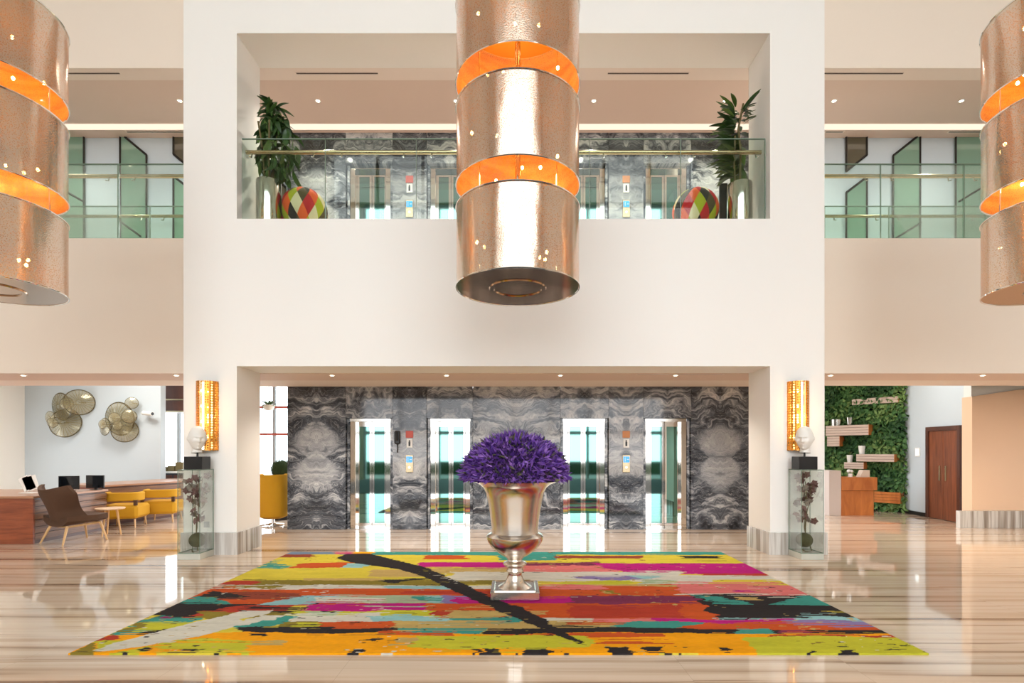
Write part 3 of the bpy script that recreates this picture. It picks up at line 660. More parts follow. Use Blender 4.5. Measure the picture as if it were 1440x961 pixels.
# ------------------------------------------------------------------ hanging lamps
def chandelier(cx, label):
    cy, r = 5.66, .655
    t = thing('hanging_lamp', label, 'chandelier', (cx, cy, 3.343), 0, 'drum chandeliers')
    z0 = 3.343
    for k, (za, zb) in enumerate(((3.343, 4.174), (4.418, 5.242), (5.499, 6.33), (6.58, 7.41))):
        if k == 3: continue
        a, b = za - z0, zb - z0
        d = MB().lathe([(r, a), (r, a + .2), (r * .998, (a + b) / 2), (r, b - .2), (r, b)], 96).build('drum', M['drum'], t, True)
        for zz in (a, b):
            MB().lathe([(r + .004 + .008 * math.cos(q * math.pi / 3), zz + .008 * math.sin(q * math.pi / 3)) for q in range(7)], 96).build('rim', M['chrome'], d, True)
        MB().lathe([(0, b - .03), (r * .99, b - .03)], 64).build('top_plate', pm('amber_plate', (240, 172, 72), .4, .2) if 'amber_plate' not in bpy.data.materials else bpy.data.materials['amber_plate'], d)
        for q in range(7):
            an = q * 2 * math.pi / 7 + k * .5 + cx; rr = r * (.45 + .3 * ((q * 3) % 5) / 4); hz = (a + b) / 2 + (-.1, .05, -.2, .16, -.04, .1, -.15)[q]
            bl = MB().ball((rr * math.cos(an), rr * math.sin(an), hz), .016, 8, 6, (1, 1, 1.3)).build('bulb', M['bulb'], d, True)
        l = bpy.data.lights.new('drum_lamp', 'POINT'); l.energy = 9; l.color = (1, .76, .42); l.shadow_soft_size = .12
        lo = bpy.data.objects.new('drum_lamp', l); COL.objects.link(lo); lo.parent = t; lo.location = (0, 0, (a + b) / 2)
    MB().lathe([(0, .0), (.25, .0), (.26, -.012), (.30, -.012), (.31, .0), (r - .004, .0)], 64).build('bottom_plate', pm('bronze_underside_%d' % int(cx * 10), (176, 146, 118), .12, 1, bump=.12, bscale=3.5), t, True)
    MB().tube([(0, 0, .02), (0, 0, ZT - z0)], .03, 10).build('stem', M['brass'], t, True)
    for an in (0.5, 2.6, 4.7):
        MB().tube([(.5 * math.cos(an), .5 * math.sin(an), .02), (.5 * math.cos(an), .5 * math.sin(an), 3.0)], .008, 6).build('hanger_rod', M['steel'], t)
    for z in (.82, 1.9, 2.98):
        g = MB()
        for an in (0.5, 2.6, 4.7): g.tube([(0, 0, z), (r * .99 * math.cos(an), r * .99 * math.sin(an), z)], .01, 6)
        g.build('spider', M['steel'], t)
chandelier(.046, 'three stacked rose gold drums of the central hanging lamp above the urn')
chandelier(-5.64, 'stacked rose gold drum lamp at the left edge, above the reception side')
chandelier(5.90, 'stacked rose gold drum lamp at the right edge, above the green wall side')

# ------------------------------------------------------------------ sconces
def sconce(x0, x1, label):
    a, b = XX(x0, YF), XX(x1, YF); c = (a + b) / 2; r = (b - a) / 2; z0, z1 = ZZ(634, YF - .1), ZZ(536, YF - .1); h = z1 - z0
    t = thing('wall_sconce', label, 'wall lamp', (c, YF - .002, z0), 0, 'brass sconces on the portal')
    MB().box(-r * .9, r * .9, -.012, 0, .01, h - .01).build('back_plate', M['brass'], t)
    g = .2
    for s, (aa, bb) in (('l', (math.pi, 1.5 * math.pi - g)), ('r', (1.5 * math.pi + g, 2 * math.pi))):
        MB().lathe([(r, 0), (r, h)], 16, None, aa, bb).build('perforated_shell', M['perf'], t, True)
        MB().tube([(r * math.cos(bb if s == 'l' else aa), r * math.sin(bb if s == 'l' else aa), 0), (r * math.cos(bb if s == 'l' else aa), r * math.sin(bb if s == 'l' else aa), h)], .005, 6).build('edge_bead', M['brass'], t)
    MB().tube([(0, -r * .8, .02), (0, -r * .8, h - .02)], .016, 10).build('light_tube', emat('sconce_tube_%d' % x0, (255, 232, 190), 9), t, True)
    for q in (.2, .42, .64, .86):
        MB().ball((-.04, -r * .5, h * q), .022, 8, 6).build('bulb', M['bulb'], t, True)
    for z in (0.0, h - .008): MB().prismz([(r * .98 * math.cos(math.pi + q * math.pi / 12), r * .98 * math.sin(math.pi + q * math.pi / 12)) for q in range(13)], z, z + .008).build('end_cap', M['brass'], t)
    l = bpy.data.lights.new('sconce_lamp', 'POINT'); l.energy = 9; l.color = (1, .66, .32); l.shadow_soft_size = .05
    lo = bpy.data.objects.new('sconce_lamp', l); COL.objects.link(lo); lo.parent = t; lo.location = (0, -r * .35, h * .5)
sconce(278, 308, 'perforated brass half-round sconce on the pier by the reception')
sconce(1106.5, 1136, 'perforated brass half-round sconce on the pier by the green wall')

# ------------------------------------------------------------------ glass cases, busts, dried flowers
dried = [pm('dried_petal', (126, 92, 84), .8), pm('dried_petal_dark', (98, 64, 58), .8), pm('dried_petal_grey', (140, 128, 116), .8)]
mossm = pm('moss', (76, 76, 48), .95, bump=.8, bscale=60, var=.5)
stemm = pm('dry_stem', (104, 92, 56), .8)
def petal_mesh():
    m = MB(); n = 5; vs = []; fs = []
    for k in range(n):
        a = 2 * math.pi * k / n; t0 = Vector((math.cos(a), math.sin(a), 0)); t1 = Vector((-math.sin(a), math.cos(a), 0))
        b = len(vs); vs += [Vector((0, 0, 0)), t0 * .03 + t1 * .022 + Vector((0, 0, .012)), t0 * .055 + Vector((0, 0, .004)), t0 * .03 - t1 * .022 + Vector((0, 0, .012))]
        fs += [(b, b + 1, b + 2, b + 3)]
    return m.add(vs, fs)
pet = [petal_mesh().mesh('dried_bloom', dm) for dm in dried]
def case(xf0, xf1, mirror, side):
    x0, x1 = xf0, xf1; y0, y1 = 7.70, 8.05; H = 1.31; cx = (x0 + x1) / 2; cy = (y0 + y1) / 2; w = (x1 - x0) / 2; dd = (y1 - y0) / 2
    t = thing('display_case', 'tall glass display case in front of the pier by the %s' % side, 'display case', (cx, cy, 0), 0, 'glass display cases')
    MB().bbox(-w - .006, w + .006, -dd - .006, dd + .006, 0, .09, .004).build('plinth', pm('case_plinth_' + side[:4], (196, 196, 184), .15), t)
    th = .008
    for bx in ((-w, w, -dd, -dd + th), (-w, w, dd - th, dd), (-w, -w + th, -dd + th, dd - th), (w - th, w, -dd + th, dd - th)):
        MB().box(*bx, .09, H).build('glass_pane', M['caseglass'], t)
    MB().box(-w, w, -dd, dd, H, H + .01).build('top_pane', M['caseglass'], t)
    for sx in (-1, 1):
        for sy in (-1, 1): MB().tube([(sx * w, sy * dd, .09), (sx * w, sy * dd, H + .01)], .005, 4).build('edge_strip', M['glassedge'], t)
    g = MB()
    for z in (.095, H + .005):
        for a, b_ in (((-w, -dd), (w, -dd)), ((w, -dd), (w, dd)), ((w, dd), (-w, dd)), ((-w, dd), (-w, -dd))): g.tube([(a[0], a[1], z), (b_[0], b_[1], z)], .005, 4)
    g.build('edge_frame', M['glassedge'], t)
    # plant inside
    p = thing('dried_orchid', 'dried brown orchid with moss ball inside the case by the %s' % side, 'dried flowers', (cx, cy, .092), 0, 'dried orchids in glass cases')
    rr = random.Random(11 if mirror > 0 else 5)
    MB().ball((.02 * mirror, 0, .17), .115, 18, 12, (1, 1, .95)).build('moss_ball', mossm, p, True)
    tips = []
    for q in range(3):
        pts = [(0, 0, .22)]
        lean = rr.uniform(-.02, .02)
        for k in range(1, 7): pts.append((lean * k + mirror * .015 * math.sin(k * .9 + q), rr.uniform(-.015, .015) + (q - 1) * .012 * k, .22 + k * (.13 + q * .008)))
        MB().tube(pts, .006, 5).build('stem', stemm, p, True); tips += pts[2:]
    MB().tube([(-.06, 0, .03), (-.02, -.06, .0), (.06, -.05, .02), (.02, -.02, .2)], .007, 5).build('stem', stemm, p, True)
    for k in range(46):
        b_ = rr.choice(tips); 
        zz = b_[2] + rr.uniform(-.05, .06)
        link_mesh('bloom', rr.choice(pet), p, (max(-w + .05, min(w - .05, b_[0] + rr.gauss(0, .06))), max(-dd + .05, min(dd - .05, b_[1] + rr.gauss(0, .05))), min(1.14, max(.45, zz))), (rr.uniform(.6, 2.2), rr.uniform(-.6, .6), rr.uniform(0, 6.28)), (1.1,) * 3)
    # bust
    bt = thing('head_sculpture', 'white plaster head on a black block, on the glass case by the %s' % side, 'sculpture', (cx + .02 * mirror, cy, H + .011), 0, 'white heads on black blocks')
    MB().bbox(-.135, .135, -.11, .11, 0, .19, .004).build('base_block', M['black'], bt)
    MB().tube([(0, 0, .19), (0, 0, .27)], .014, 10).build('post', M['darkmetal'], bt, True)
    head(bt, .46, 40 * mirror)
def head(parent, zc, deg):
    # one continuous sculpted surface: cranium, brow, nose, lips, chin, cut neck
    n, m_ = 56, 44; vs = []; fs = []
    def bump(a, t, a0, t0, sa, st): return math.exp(-((a - a0) / sa) ** 2 - ((t - t0) / st) ** 2)
    for j in range(m_ + 1):
        t = math.pi * j / m_; z = math.cos(t); st = math.sin(t)
        for k in range(n):
            a = -math.pi + 2 * math.pi * k / n                      # a = 0 is the face direction
            rx = .118; ry = .145; rz = .185
            jaw = 1 - .26 * max(0, -z) ** 1.2 * (1 - .55 * math.cos(a) * (1 if abs(a) < 1.6 else 0))
            x = math.sin(a) * st * rx * jaw; y = math.cos(a) * st * ry * jaw; zz = z * rz
            f = 0
            f += .030 * bump(a, z, 0, -.06, .13, .17) + .018 * bump(a, z, 0, -.16, .17, .08)           # nose
            f += .014 * bump(a, z, 0, .22, .55, .10)                                                  # brow
            f -= .020 * (bump(a, z, .34, .10, .17, .09) + bump(a, z, -.34, .10, .17, .09))            # eye sockets
            f += .008 * (bump(a, z, .34, .09, .10, .05) + bump(a, z, -.34, .09, .10, .05))            # eyelids
            f += .012 * bump(a, z, 0, -.40, .20, .05) + .012 * bump(a, z, 0, -.50, .17, .045) - .008 * bump(a, z, 0, -.45, .22, .02)   # lips
            f += .020 * bump(a, z, 0, -.74, .28, .12)                                                 # chin
            f += .010 * (bump(a, z, .62, -.16, .25, .2) + bump(a, z, -.62, -.16, .25, .2))            # cheeks
            f += .018 * (bump(a, z, 1.62, -.03, .13, .2) + bump(a, z, -1.62, -.03, .13, .2))          # ears
            f += .006 * math.sin(a * 14 + z * 9) * max(0, min(1, (abs(a) - .9) * 2)) * max(0, z + .2)  # locks of hair
            f *= 1.5; vs.append((x + math.sin(a) * f, y + math.cos(a) * f, zz))
    for j in range(m_):
        for k in range(n): fs.append((j * n + k, (j + 1) * n + k, (j + 1) * n + (k + 1) % n, j * n + (k + 1) % n))
    Mr = Matrix.Translation((0, 0, zc)) @ Matrix.Rotation(math.radians(180 + deg), 4, 'Z') @ Matrix.Rotation(math.radians(-8), 4, 'X')
    m = MB().add(vs, fs, Mr); m.tube([(0, .03, -.10), (0, .035, -.17), (0, .03, -.215)], [.07, .066, .075], 20, Matrix.Translation((0, 0, zc)) @ Matrix.Rotation(math.radians(180 + deg), 4, 'Z') @ Matrix.Rotation(math.pi, 4, 'Z')); m.build('head', M['plaster'], parent, True)
case(XX(250, 7.70), XX(281, 7.70), 1, 'reception')
case(XX(1127, 7.70), XX(1158, 7.70), -1, 'green wall')

# ------------------------------------------------------------------ gallery plants and patchwork balls
leafm = NT('glossy_leaf'); oi = leafm.n('ObjectInfo')
leafM = leafm.surf(leafm.n('BsdfPrincipled', {'Base Color': leafm.ramp(oi.outputs['Random'], [(0, lin((36, 62, 28))), (.55, lin((58, 92, 40))), (1, lin((96, 124, 56)))]), 'Roughness': .4}))
def leaf_mesh(L, w, droop, nm):
    vs = []; fs = []; n = 6
    for k in range(n + 1):
        u = k / n; hw = w * math.sin(math.pi * min(1, u * .92 + .05)) ** .8; y = L * u * (1 - .12 * droop * u); z = -droop * L * u * u * .6
        vs += [(-hw, y, z + hw * .25), (0, y, z), (hw, y, z + hw * .25)]
    for k in range(n):
        b = k * 3; fs += [(b, b + 1, b + 4, b + 3), (b + 1, b + 2, b + 5, b + 4)]
    return MB().add(vs, fs).mesh(nm, leafM, True)
LM = [leaf_mesh(.30, .045, .5, 'leaf_a'), leaf_mesh(.36, .05, 1.0, 'leaf_b'), leaf_mesh(.26, .04, .2, 'leaf_c'), leaf_mesh(.42, .035, .25, 'leaf_d')]
def pot(parent, r, h, mat):
    MB().lathe([(0, 0), (r * .95, 0), (r, .02), (r, h - .01), (r * .98, h), (r * .9, h), (r * .9, h - .06), (0, h - .06)], 32).build('pot', mat, parent, True)
def plant(x, label, topz, kind, seed):
    rr = random.Random(seed); Y = 8.45; X0 = XX(x, Y)
    def ok(bx, by, an, L_):
        tx = X0 + bx + L_ * math.cos(an); ty = Y + by + L_ * math.sin(an); return XO + .03 < tx < XP - .03 and ty > 8.24
    t = thing('potted_plant', label, 'plant', (XX(x, Y), Y, Z2 + .003), 0); ph = .74 if kind == 'bush' else .70
    pot(t, .19, ph, M['steel'])
    if kind == 'bush':
        for q in range(5):
            an = q * 1.3; MB().tube([(.05 * math.cos(an), .05 * math.sin(an), ph - .1), (.1 * math.cos(an), .1 * math.sin(an), 1.25), (.16 * math.cos(an), .16 * math.sin(an), 1.65)], .014, 6).build('stem', stemm, t, True)
        n = 0
        while n < 260:
            u = rr.random() ** .9; z = .86 + u * 1.06; wd = math.sin(math.pi * min(1, u * .80 + .20)) ** .6
            bx = rr.uniform(-.20, .34) * wd + .04; by = rr.uniform(-.10, .22) * wd; an = rr.uniform(0, 6.283)
            tilt = rr.uniform(-1.2, .1) - (.35 if u < .35 else 0) + (.9 if u > .85 else 0); sc_ = rr.uniform(.6, .95)
            if not ok(bx, by, an, .33 * sc_ * math.cos(tilt)): continue
            n += 1; link_mesh('leaf', LM[rr.choice((0, 1, 1, 2))], t, (bx, by, z + .06), (tilt, rr.uniform(-.4, .4), an - math.pi / 2), (sc_,) * 3)
    else:
        cane = [(0, 0, ph - .1), (.02, 0, 1.2), (-.02, 0, 1.6), (.06, .0, 2.0)]
        MB().tube(cane, .016, 6).build('stem', stemm, t, True); MB().tube([(-.05, .03, ph - .1), (-.08, .03, 1.1), (-.06, .03, 1.5)], .014, 6).build('stem', stemm, t, True)
        for k in range(260):
            u = k / 260; z = .82 + u * 1.12; an = rr.uniform(0, 6.283); rad = .08
            tilt = rr.uniform(-.3, .5) + (.5 if u > .8 else 0)
            s = 1.0 if u < .75 else .85
            if not ok(rad * math.cos(an), rad * math.sin(an) * .5, an, .32 * math.cos(tilt)): continue
            link_mesh('leaf', LM[rr.choice((0, 2, 3))], t, (rad * math.cos(an) - .02, rad * math.sin(an) * .5, z), (tilt, rr.uniform(-.3, .3), an - math.pi / 2), (s,) * 3)
        for k in range(9):
            link_mesh('leaf', LM[3], t, (.06, 0, 1.9 - k * .03), (rr.uniform(.35, .8), rr.uniform(-.2, .2), -math.pi / 2 + rr.uniform(-.2, .7)), (.8, .62, .8))
plant(378, 'leafy bushy plant in a steel cylinder pot, left end of the gallery', 0, 'bush', 4)
plant(1040, 'tall spiky plant in a steel cylinder pot, right end of the gallery', 0, 'spike', 9)
fab = [pm('felt_%d' % k, c_, .9) for k, c_ in enumerate(((196, 40, 44), (238, 98, 46), (176, 176, 40), (228, 210, 168), (52, 46, 42), (92, 78, 50)))]
def patch_ball(x, label, off):
    Y = 8.68; r = .37
    t = thing('patchwork_ball', label, 'pouf', (XX(x, Y), Y, Z2 + r + .004), off, 'harlequin balls on the gallery')
    N = 12; w = 2 * math.pi / N; st = math.radians(30); G = 5
    for j in range(0, 7):
        for i in range(N):
            lo = (i + .5 * (j % 2)) * w; la = -math.pi / 2 + j * st; vs = []; fs = []
            for a in range(G + 1):
                for b_ in range(G + 1):
                    u, v = a / G, b_ / G                        # diamond corners: left, bottom, right, top
                    l = lo + (u + v - 1) * w / 2; p = la + (u - v) * st
                    p = max(-math.pi / 2, min(math.pi / 2, p))
                    rad = r * (.985 + .02 * (math.sin(math.pi * u) * math.sin(math.pi * v)) ** .5)
                    vs.append((rad * math.cos(p) * math.cos(l), rad * math.cos(p) * math.sin(l), rad * math.sin(p)))
            for a in range(G):
                for b_ in range(G): fs.append((a * (G + 1) + b_, (a + 1) * (G + 1) + b_, (a + 1) * (G + 1) + b_ + 1, a * (G + 1) + b_ + 1))
            MB().add(vs, fs).build('patch', fab[(i * 2 + j * 5 + (i // 3)) % 6], t, True)
patch_ball(428, 'patchwork harlequin ball beside the leafy bushy plant', .3)
patch_ball(978, 'patchwork harlequin ball beside the tall spiky plant', 1.7)
t = thing('upright_panel', 'dark panel with a red edge standing behind the right patchwork ball', 'panel', (XX(1020, 8.9), 8.9, Z2))
MB().bbox(-.10, .03, -.02, .02, 0, .95, .005).build('board', M['darkmetal'], t); MB().bbox(.032, .06, -.02, .02, 0, .92, .005).build('edge', fab[0], t)

# ------------------------------------------------------------------ reception wing (left)
wood_r = woodm('red_brown_wood', (120, 58, 34), (168, 88, 52), (.7, .7, 7)); wood_p = woodm('walnut_plank', (92, 58, 38), (150, 104, 70), (.7, .5, 9))
wood_l = woodm('pale_ash', (206, 160, 104), (228, 188, 134), (3, 3, 1)); wood_d = woodm('dark_walnut', (70, 38, 28), (104, 60, 42), (1, 1, .3))
topm = pm('desk_top', (176, 128, 96), .3, coat=.2)
def desk(label, loc, rz, W, L, H):
    # long counter running along local +Y, its right side clad in horizontal planks
    t = thing('reception_desk', label, 'desk', loc, rz, 'reception desks')
    MB().box(-W, -.03, 0.0, L, 0, H - .04).build('body', wood_d, t)
    MB().bbox(-W, 0, -.035, -.001, 0, H - .04, .004).build('end_panel', wood_r, t)
    n = 6
    for k in range(n):
        z0 = .06 + k * (H - .12) / n
        MB().bbox(-.029, 0, .0, L, z0, z0 + (H - .12) / n - .012, .003).build('plank', wood_p, t)
    MB().bbox(-W - .02, .02, -.05, L + .02, H - .04, H, .006).build('top', topm, t)
    return t
dY = F * EYE / (765 - HY); dX = XX(49, dY); dH = ZZ(698, dY)
desk('long red-brown reception desk behind the brown wing chair', (dX, dY, 0), 0, 2.6, 1.60, dH)
desk('farther reception desk behind the yellow chairs', (-8.72, 11.15, 0), -math.radians(20), 1.3, 2.6, .86)
def screen(x, Y, z, w, h, rz, label):
    t = thing('computer_monitor', label, 'monitor', (XX(x, Y), Y, z), rz, 'screens on the reception desk')
    MB().bbox(-w / 2, w / 2, -.012, .012, .03, .03 + h, .004).build('screen_back', M['black'], t)
    MB().box(-w / 2 + .012, w / 2 - .012, -.014, -.0121, .045, .018 + h).build('display', pm('dark_display_%d' % x, (16, 20, 24), .08), t)
    MB().bbox(-.03, .03, .0, .03, 0, .06, .003).build('stand', M['darkmetal'], t); MB().bbox(-.08, .08, -.05, .08, 0, .01, .002).build('foot', M['darkmetal'], t)
screen(97, 10.2, dH, .36, .26, .15, 'black monitor on the reception desk above the brown chair')
screen(134, 10.5, dH, .40, .26, -.12, 'black monitor at the far end of the reception desk')
t = thing('wall_socket', 'small grey wall socket low on the pier behind the reception glass case', 'socket', (XX(291, YF), YF - .001, ZZ(738, YF)))
MB().bbox(-.04, .04, -.012, 0, -.045, .045, .003).build('plate', M['greymull'], t)
t = thing('paper_stack', 'white leaflets in a tilted holder on the reception desk', 'leaflets', (XX(44, 9.7), 9.7, dH))
MB().box(-.14, .10, -.1, .1, 0, .01).build('holder', M['white'], t)
for k in range(3):
    MB().box(-.09, .09, -.003, .003, 0, .26, Matrix.Translation((-.04 + k * .05, 0, .065)) @ Matrix.Rotation(-.5 + k * .1, 4, 'Y')).build('leaflet', M['white'], t)

fbrown = pm('brown_felt', (84, 58, 40), .95, bump=.2, bscale=90); fyel = pm('yellow_felt', (204, 150, 26), .9, bump=.2, bscale=90)
def leg(p0, p1, r0, r1, mat, parent): MB().tube([p0, p1], [r0, r1], 8).build('leg', mat, parent, True)
# brown wing chair, seen from behind
t = thing('wing_chair', 'brown felt wing chair with pale wooden legs by the reception desk', 'armchair', (XX(104, 9.22), 9.22, 0), math.radians(-24))
vs = []; fs = []; n, q_ = 22, 18
def shell(off, u, v):
    hw = .27 - .07 * math.sin(math.pi * min(1, v * 1.4)) + .17 * min(1, max(0, v - .3) / .5) + .10 * (1 - v) - .05 * max(0, v - .85) / .15
    y = -.26 - .16 * v + .26 * abs(u) ** 2.2 * (.35 + .9 * max(0, 1 - abs(v - .1) * 1.2) + .35 * v) - off
    return (u * hw, y, .40 + .56 * v + .035 * abs(u) ** 3 * v - .02 * math.cos(u * 3) * v)
for off in (0, .055):
    for j in range(q_ + 1):
        for i in range(n + 1): vs.append(shell(off, -1 + 2 * i / n, j / q_))
K = (n + 1) * (q_ + 1)
for j in range(q_):
    for i in range(n):
        a = j * (n + 1) + i; fs += [(a, a + 1, a + n + 2, a + n + 1), (K + a, K + a + n + 1, K + a + n + 2, K + a + 1)]
for i in range(n): fs += [(i, K + i, K + i + 1, i + 1), (q_ * (n + 1) + i, q_ * (n + 1) + i + 1, K + q_ * (n + 1) + i + 1, K + q_ * (n + 1) + i)]
for j in range(q_):
    a = j * (n + 1); fs += [(a, a + n + 1, K + a + n + 1, K + a)]; a += n; fs += [(a, K + a, K + a + n + 1, a + n + 1)]
MB().add(vs, fs).build('backrest', fbrown, t, True)
# seat pan that sweeps up at the sides
vs = []; fs = []; n = 14
for zt in (0, 1):
    for j in range(n + 1):
        for i in range(n + 1):
            u, v = -1 + 2 * i / n, j / n; hw = .36 + .05 * math.sin(math.pi * v) - .07 * max(0, v - .7) / .3
            vs.append((u * hw, -.28 + .66 * v, .30 + .05 * v + (.13 if zt else 0) * (1 - .35 * abs(u) ** 4) + .10 * abs(u) ** 3 * (1 - .5 * v)))
K = (n + 1) ** 2
for j in range(n):
    for i in range(n):
        a = j * (n + 1) + i; fs += [(a, a + n + 1, a + n + 2, a + 1), (K + a, K + a + 1, K + a + n + 2, K + a + n + 1)]
for i in range(n):
    fs += [(i, i + 1, K + i + 1, K + i), (n * (n + 1) + i, K + n * (n + 1) + i, K + n * (n + 1) + i + 1, n * (n + 1) + i + 1)]
    a = i * (n + 1); b_ = a + n; fs += [(a, K + a, K + a + n + 1, a + n + 1), (b_, b_ + n + 1, K + b_ + n + 1, K + b_)]
MB().add(vs, fs).build('seat', fbrown, t, True)
fr = MB(); fr.tube([(-.26, -.22, .30), (.26, -.22, .30)], .018, 8); fr.tube([(-.24, .28, .33), (.24, .28, .33)], .018, 8); fr.tube([(-.25, -.22, .30), (-.25, .28, .33)], .018, 8); fr.tube([(.25, -.22, .30), (.25, .28, .33)], .018, 8)
fr.build('under_frame', wood_l, t, True)
for sx in (-1, 1):
    leg((sx * .25, -.22, .31), (sx * .34, -.33, 0), .024, .014, wood_l, t); leg((sx * .24, .28, .34), (sx * .31, .36, 0), .024, .014, wood_l, t)
# round side table
tx, ty = fl(155, 753)
t = thing('side_table', 'small round wooden side table between brown and yellow chairs', 'side table', (tx, ty, 0))
MB().lathe([(0, .49), (.22, .49), (.235, .50), (.235, .515), (.225, .52), (0, .52)], 32).build('table_top', pm('pale_table_top', (222, 186, 150), .4), t, True)
for k in range(3):
    an = k * 2.094 + .4; leg((.10 * math.cos(an), .10 * math.sin(an), .49), (.17 * math.cos(an), .17 * math.sin(an), 0), .02, .014, wood_l, t)
def yellow_chair(x, y, rz, label):
    X0, Y0 = fl(x, y)
    t = thing('lounge_chair', label, 'armchair', (X0, Y0, 0), rz, 'yellow lounge chairs')
    vs = []
    def band(z0, z1, r0, th, a0, a1, nm):
        m = MB(); n = 24; vs = []; fs = []
        cs = [(r0 - th, z0 + .02), (r0 - th, z1 - .02), (r0 - th + .02, z1), (r0 - .02, z1), (r0, z1 - .02), (r0, z0 + .02), (r0 - .02, z0), (r0 - th + .02, z0)]
        for k in range(n + 1):
            a = a0 + (a1 - a0) * k / n; ca, sa = math.cos(a), math.sin(a); q = (abs(ca) ** 4 + abs(sa) ** 4) ** -.25
            for r, z in cs: vs.append((r * q * ca, r * q * sa, z))
        for k in range(n):
            for j in range(8): fs.append((k * 8 + j, (k + 1) * 8 + j, (k + 1) * 8 + (j + 1) % 8, k * 8 + (j + 1) % 8))
        fs += [tuple(range(8)), tuple(n * 8 + j for j in range(7, -1, -1))]
        m.add(vs, fs).build(nm, fyel, t, True)
    band(.56, .74, .345, .08, math.pi * .98, math.pi * 2.02, 'back_band')
    MB().bbox(-.345, .345, -.35, .31, .20, .48, .05).build('seat', fyel, t)
    for sx in (-1, 1):
        MB().box(sx * .30 - .03, sx * .30 + .03, -.33, -.28, .47, .58).build('back_post', fbrown, t)
        for sy in (-1, 1): leg((sx * .26, sy * .24, .18), (sx * .28, sy * .27, 0), .02, .013, wood_l, t)
yellow_chair(177, 741, math.radians(14), 'nearer yellow felt lounge chair beside the small round table')
yellow_chair(230, 733.5, math.radians(14), 'farther yellow felt lounge chair next to the glass display case')

# glass disc wall sculptures
t_ = NT('smoky_gold_glass'); v = t_.coord(); nz = t_.noise(v, 18, 3)
gl = t_.n('BsdfPrincipled', {'Base Color': t_.ramp(nz, [(.35, lin((150, 136, 96))), (.65, lin((206, 198, 168)))]), 'Roughness': .12, 'Metallic': .3})
artm = t_.surf(t_.n('MixShader', {0: .55, 1: gl, 2: t_.n('BsdfTransparent', {0: (.93, .92, .86)})}))
rimm = pm('dark_glass_rim', (92, 84, 62), .2)
def disc_mesh(nm, mat, rim):
    n = 40; vs = []; fs = []
    rings = [0, .12, .3, .55, .8, 1.0] if not rim else [.955, 1.0, 1.03]
    for r in rings:
        for k in range(n):
            a = 2 * math.pi * k / n; f = 1 + .02 * math.sin(a * 20) * r
            vs.append((r * f * math.cos(a), -.06 + .22 * r * r + .05 * math.sin(a * 20) * r * r + (-.01 if rim else 0), r * f * math.sin(a)))
    for j in range(len(rings) - 1):
        for k in range(n): fs.append((j * n + k, j * n + (k + 1) % n, (j + 1) * n + (k + 1) % n, (j + 1) * n + k))
    return MB().add(vs, fs).mesh(nm, mat, True)
ribs = MB()
for k in range(24):
    a = 2 * math.pi * k / 24; ribs.tube([(r_ * math.cos(a), -.07 + .22 * r_ * r_, r_ * math.sin(a)) for r_ in (.15, .4, .7, 1.0)], .012, 4)
ribm = ribs.mesh('disc_ribs', pm('olive_glass_rib', (150, 138, 98), .15))
dm, rm = disc_mesh('disc', artm, False), disc_mesh('disc_rim', rimm, True)
def art(label, ds, loc):
    t = thing('wall_sculpture', label, 'wall art', (XX(loc[0], 14), 13.99, ZZ(loc[1], 14)), 0, 'glass disc wall sculptures')
    g = MB()
    for x, y, r, dep, rx, rz in ds:
        s = 14 / F; p = ((x - loc[0]) * s, -dep, -(y - loc[1]) * s); rr = r * s
        o = link_mesh('disc', dm, t, p, (rx, 0, rz), (rr, rr, rr)); link_mesh('rim', rm, o); link_mesh('ribs', ribm, o)
        g.tube([(p[0], 0, p[2]), p], .012, 6)
    g.build('wall_pins', M['brass'], t)
art('cluster of fluted smoky glass discs on the reception wall, left one', [(91, 573, 19, .16, .1, -.3), (121, 567, 17.5, .22, 0, .55), (97, 595, 20, .14, -.15, .2), (109, 569, 8, .34, 0, .3), (86, 588, 8, .36, 0, -.2), (92, 596, 6.5, .40, .1, .2)], (101, 582))
art('cluster of fluted smoky glass discs on the reception wall, right one', [(172, 590, 23, .16, .1, -.15), (193, 568, 8, .2, 0, .4), (192, 587, 9, .26, 0, .5), (158, 601, 12, .3, 0, -.4), (183, 606, 16, .2, -.1, .4), (176, 590, 8, .38, .1, .1), (161, 598, 6, .42, 0, -.1), (181, 600, 6, .4, 0, .2)], (175, 591))
t = thing('security_camera', 'small white security camera on the reception wall', 'camera', at(214, 583, 13.99))
MB().tube([(-.1, 0, .02), (-.1, -.12, .02)], .03, 8).build('bracket', M['white'], t, True)
MB().tube([(-.14, -.14, .03), (.14, -.2, 0)], .055, 12).build('body', M['white'], t, True)
MB().tube([(.141, -.2, 0), (.15, -.202, 0)], .042, 12).build('lens', M['black'], t, True)
# beyond the reception: dark bulkhead, cabinet, olive boxes
a, b_ = XX(228, 14.6), XX(268, 14.6)
t = thing('bulkhead', 'dark wood bulkhead beyond the reception wall', 'bulkhead', ((a + b_) / 2, 14.8, ZZ(580, 14.6)))
MB().box(-(b_ - a) / 2, (b_ - a) / 2, -.2, .4, 0, 4.2 - ZZ(580, 14.6)).build('body', wood_d, t); MB().box(-(b_ - a) / 2, (b_ - a) / 2, -.22, -.201, 0, .04).build('edge_strip', M['brass'], t)
MB().box(-(b_ - a) / 2, (b_ - a) / 2, -.22, -.201, .33, .37).build('edge_strip', M['brass'], t)
a, b_ = XX(225, 14.4), XX(262, 14.4)
t = thing('side_cabinet', 'dark cabinet with pale top under the bright window, beyond the reception', 'cabinet', ((a + b_) / 2, 14.7, 0)); w = (b_ - a) / 2
MB().box(-w, w, -.3, .3, 0, .98).build('body', pm('navy_cabinet', (44, 52, 62), .4), t); MB().bbox(-w - .02, w + .02, -.33, .33, .98, 1.03, .005).build('top', M['white'], t)
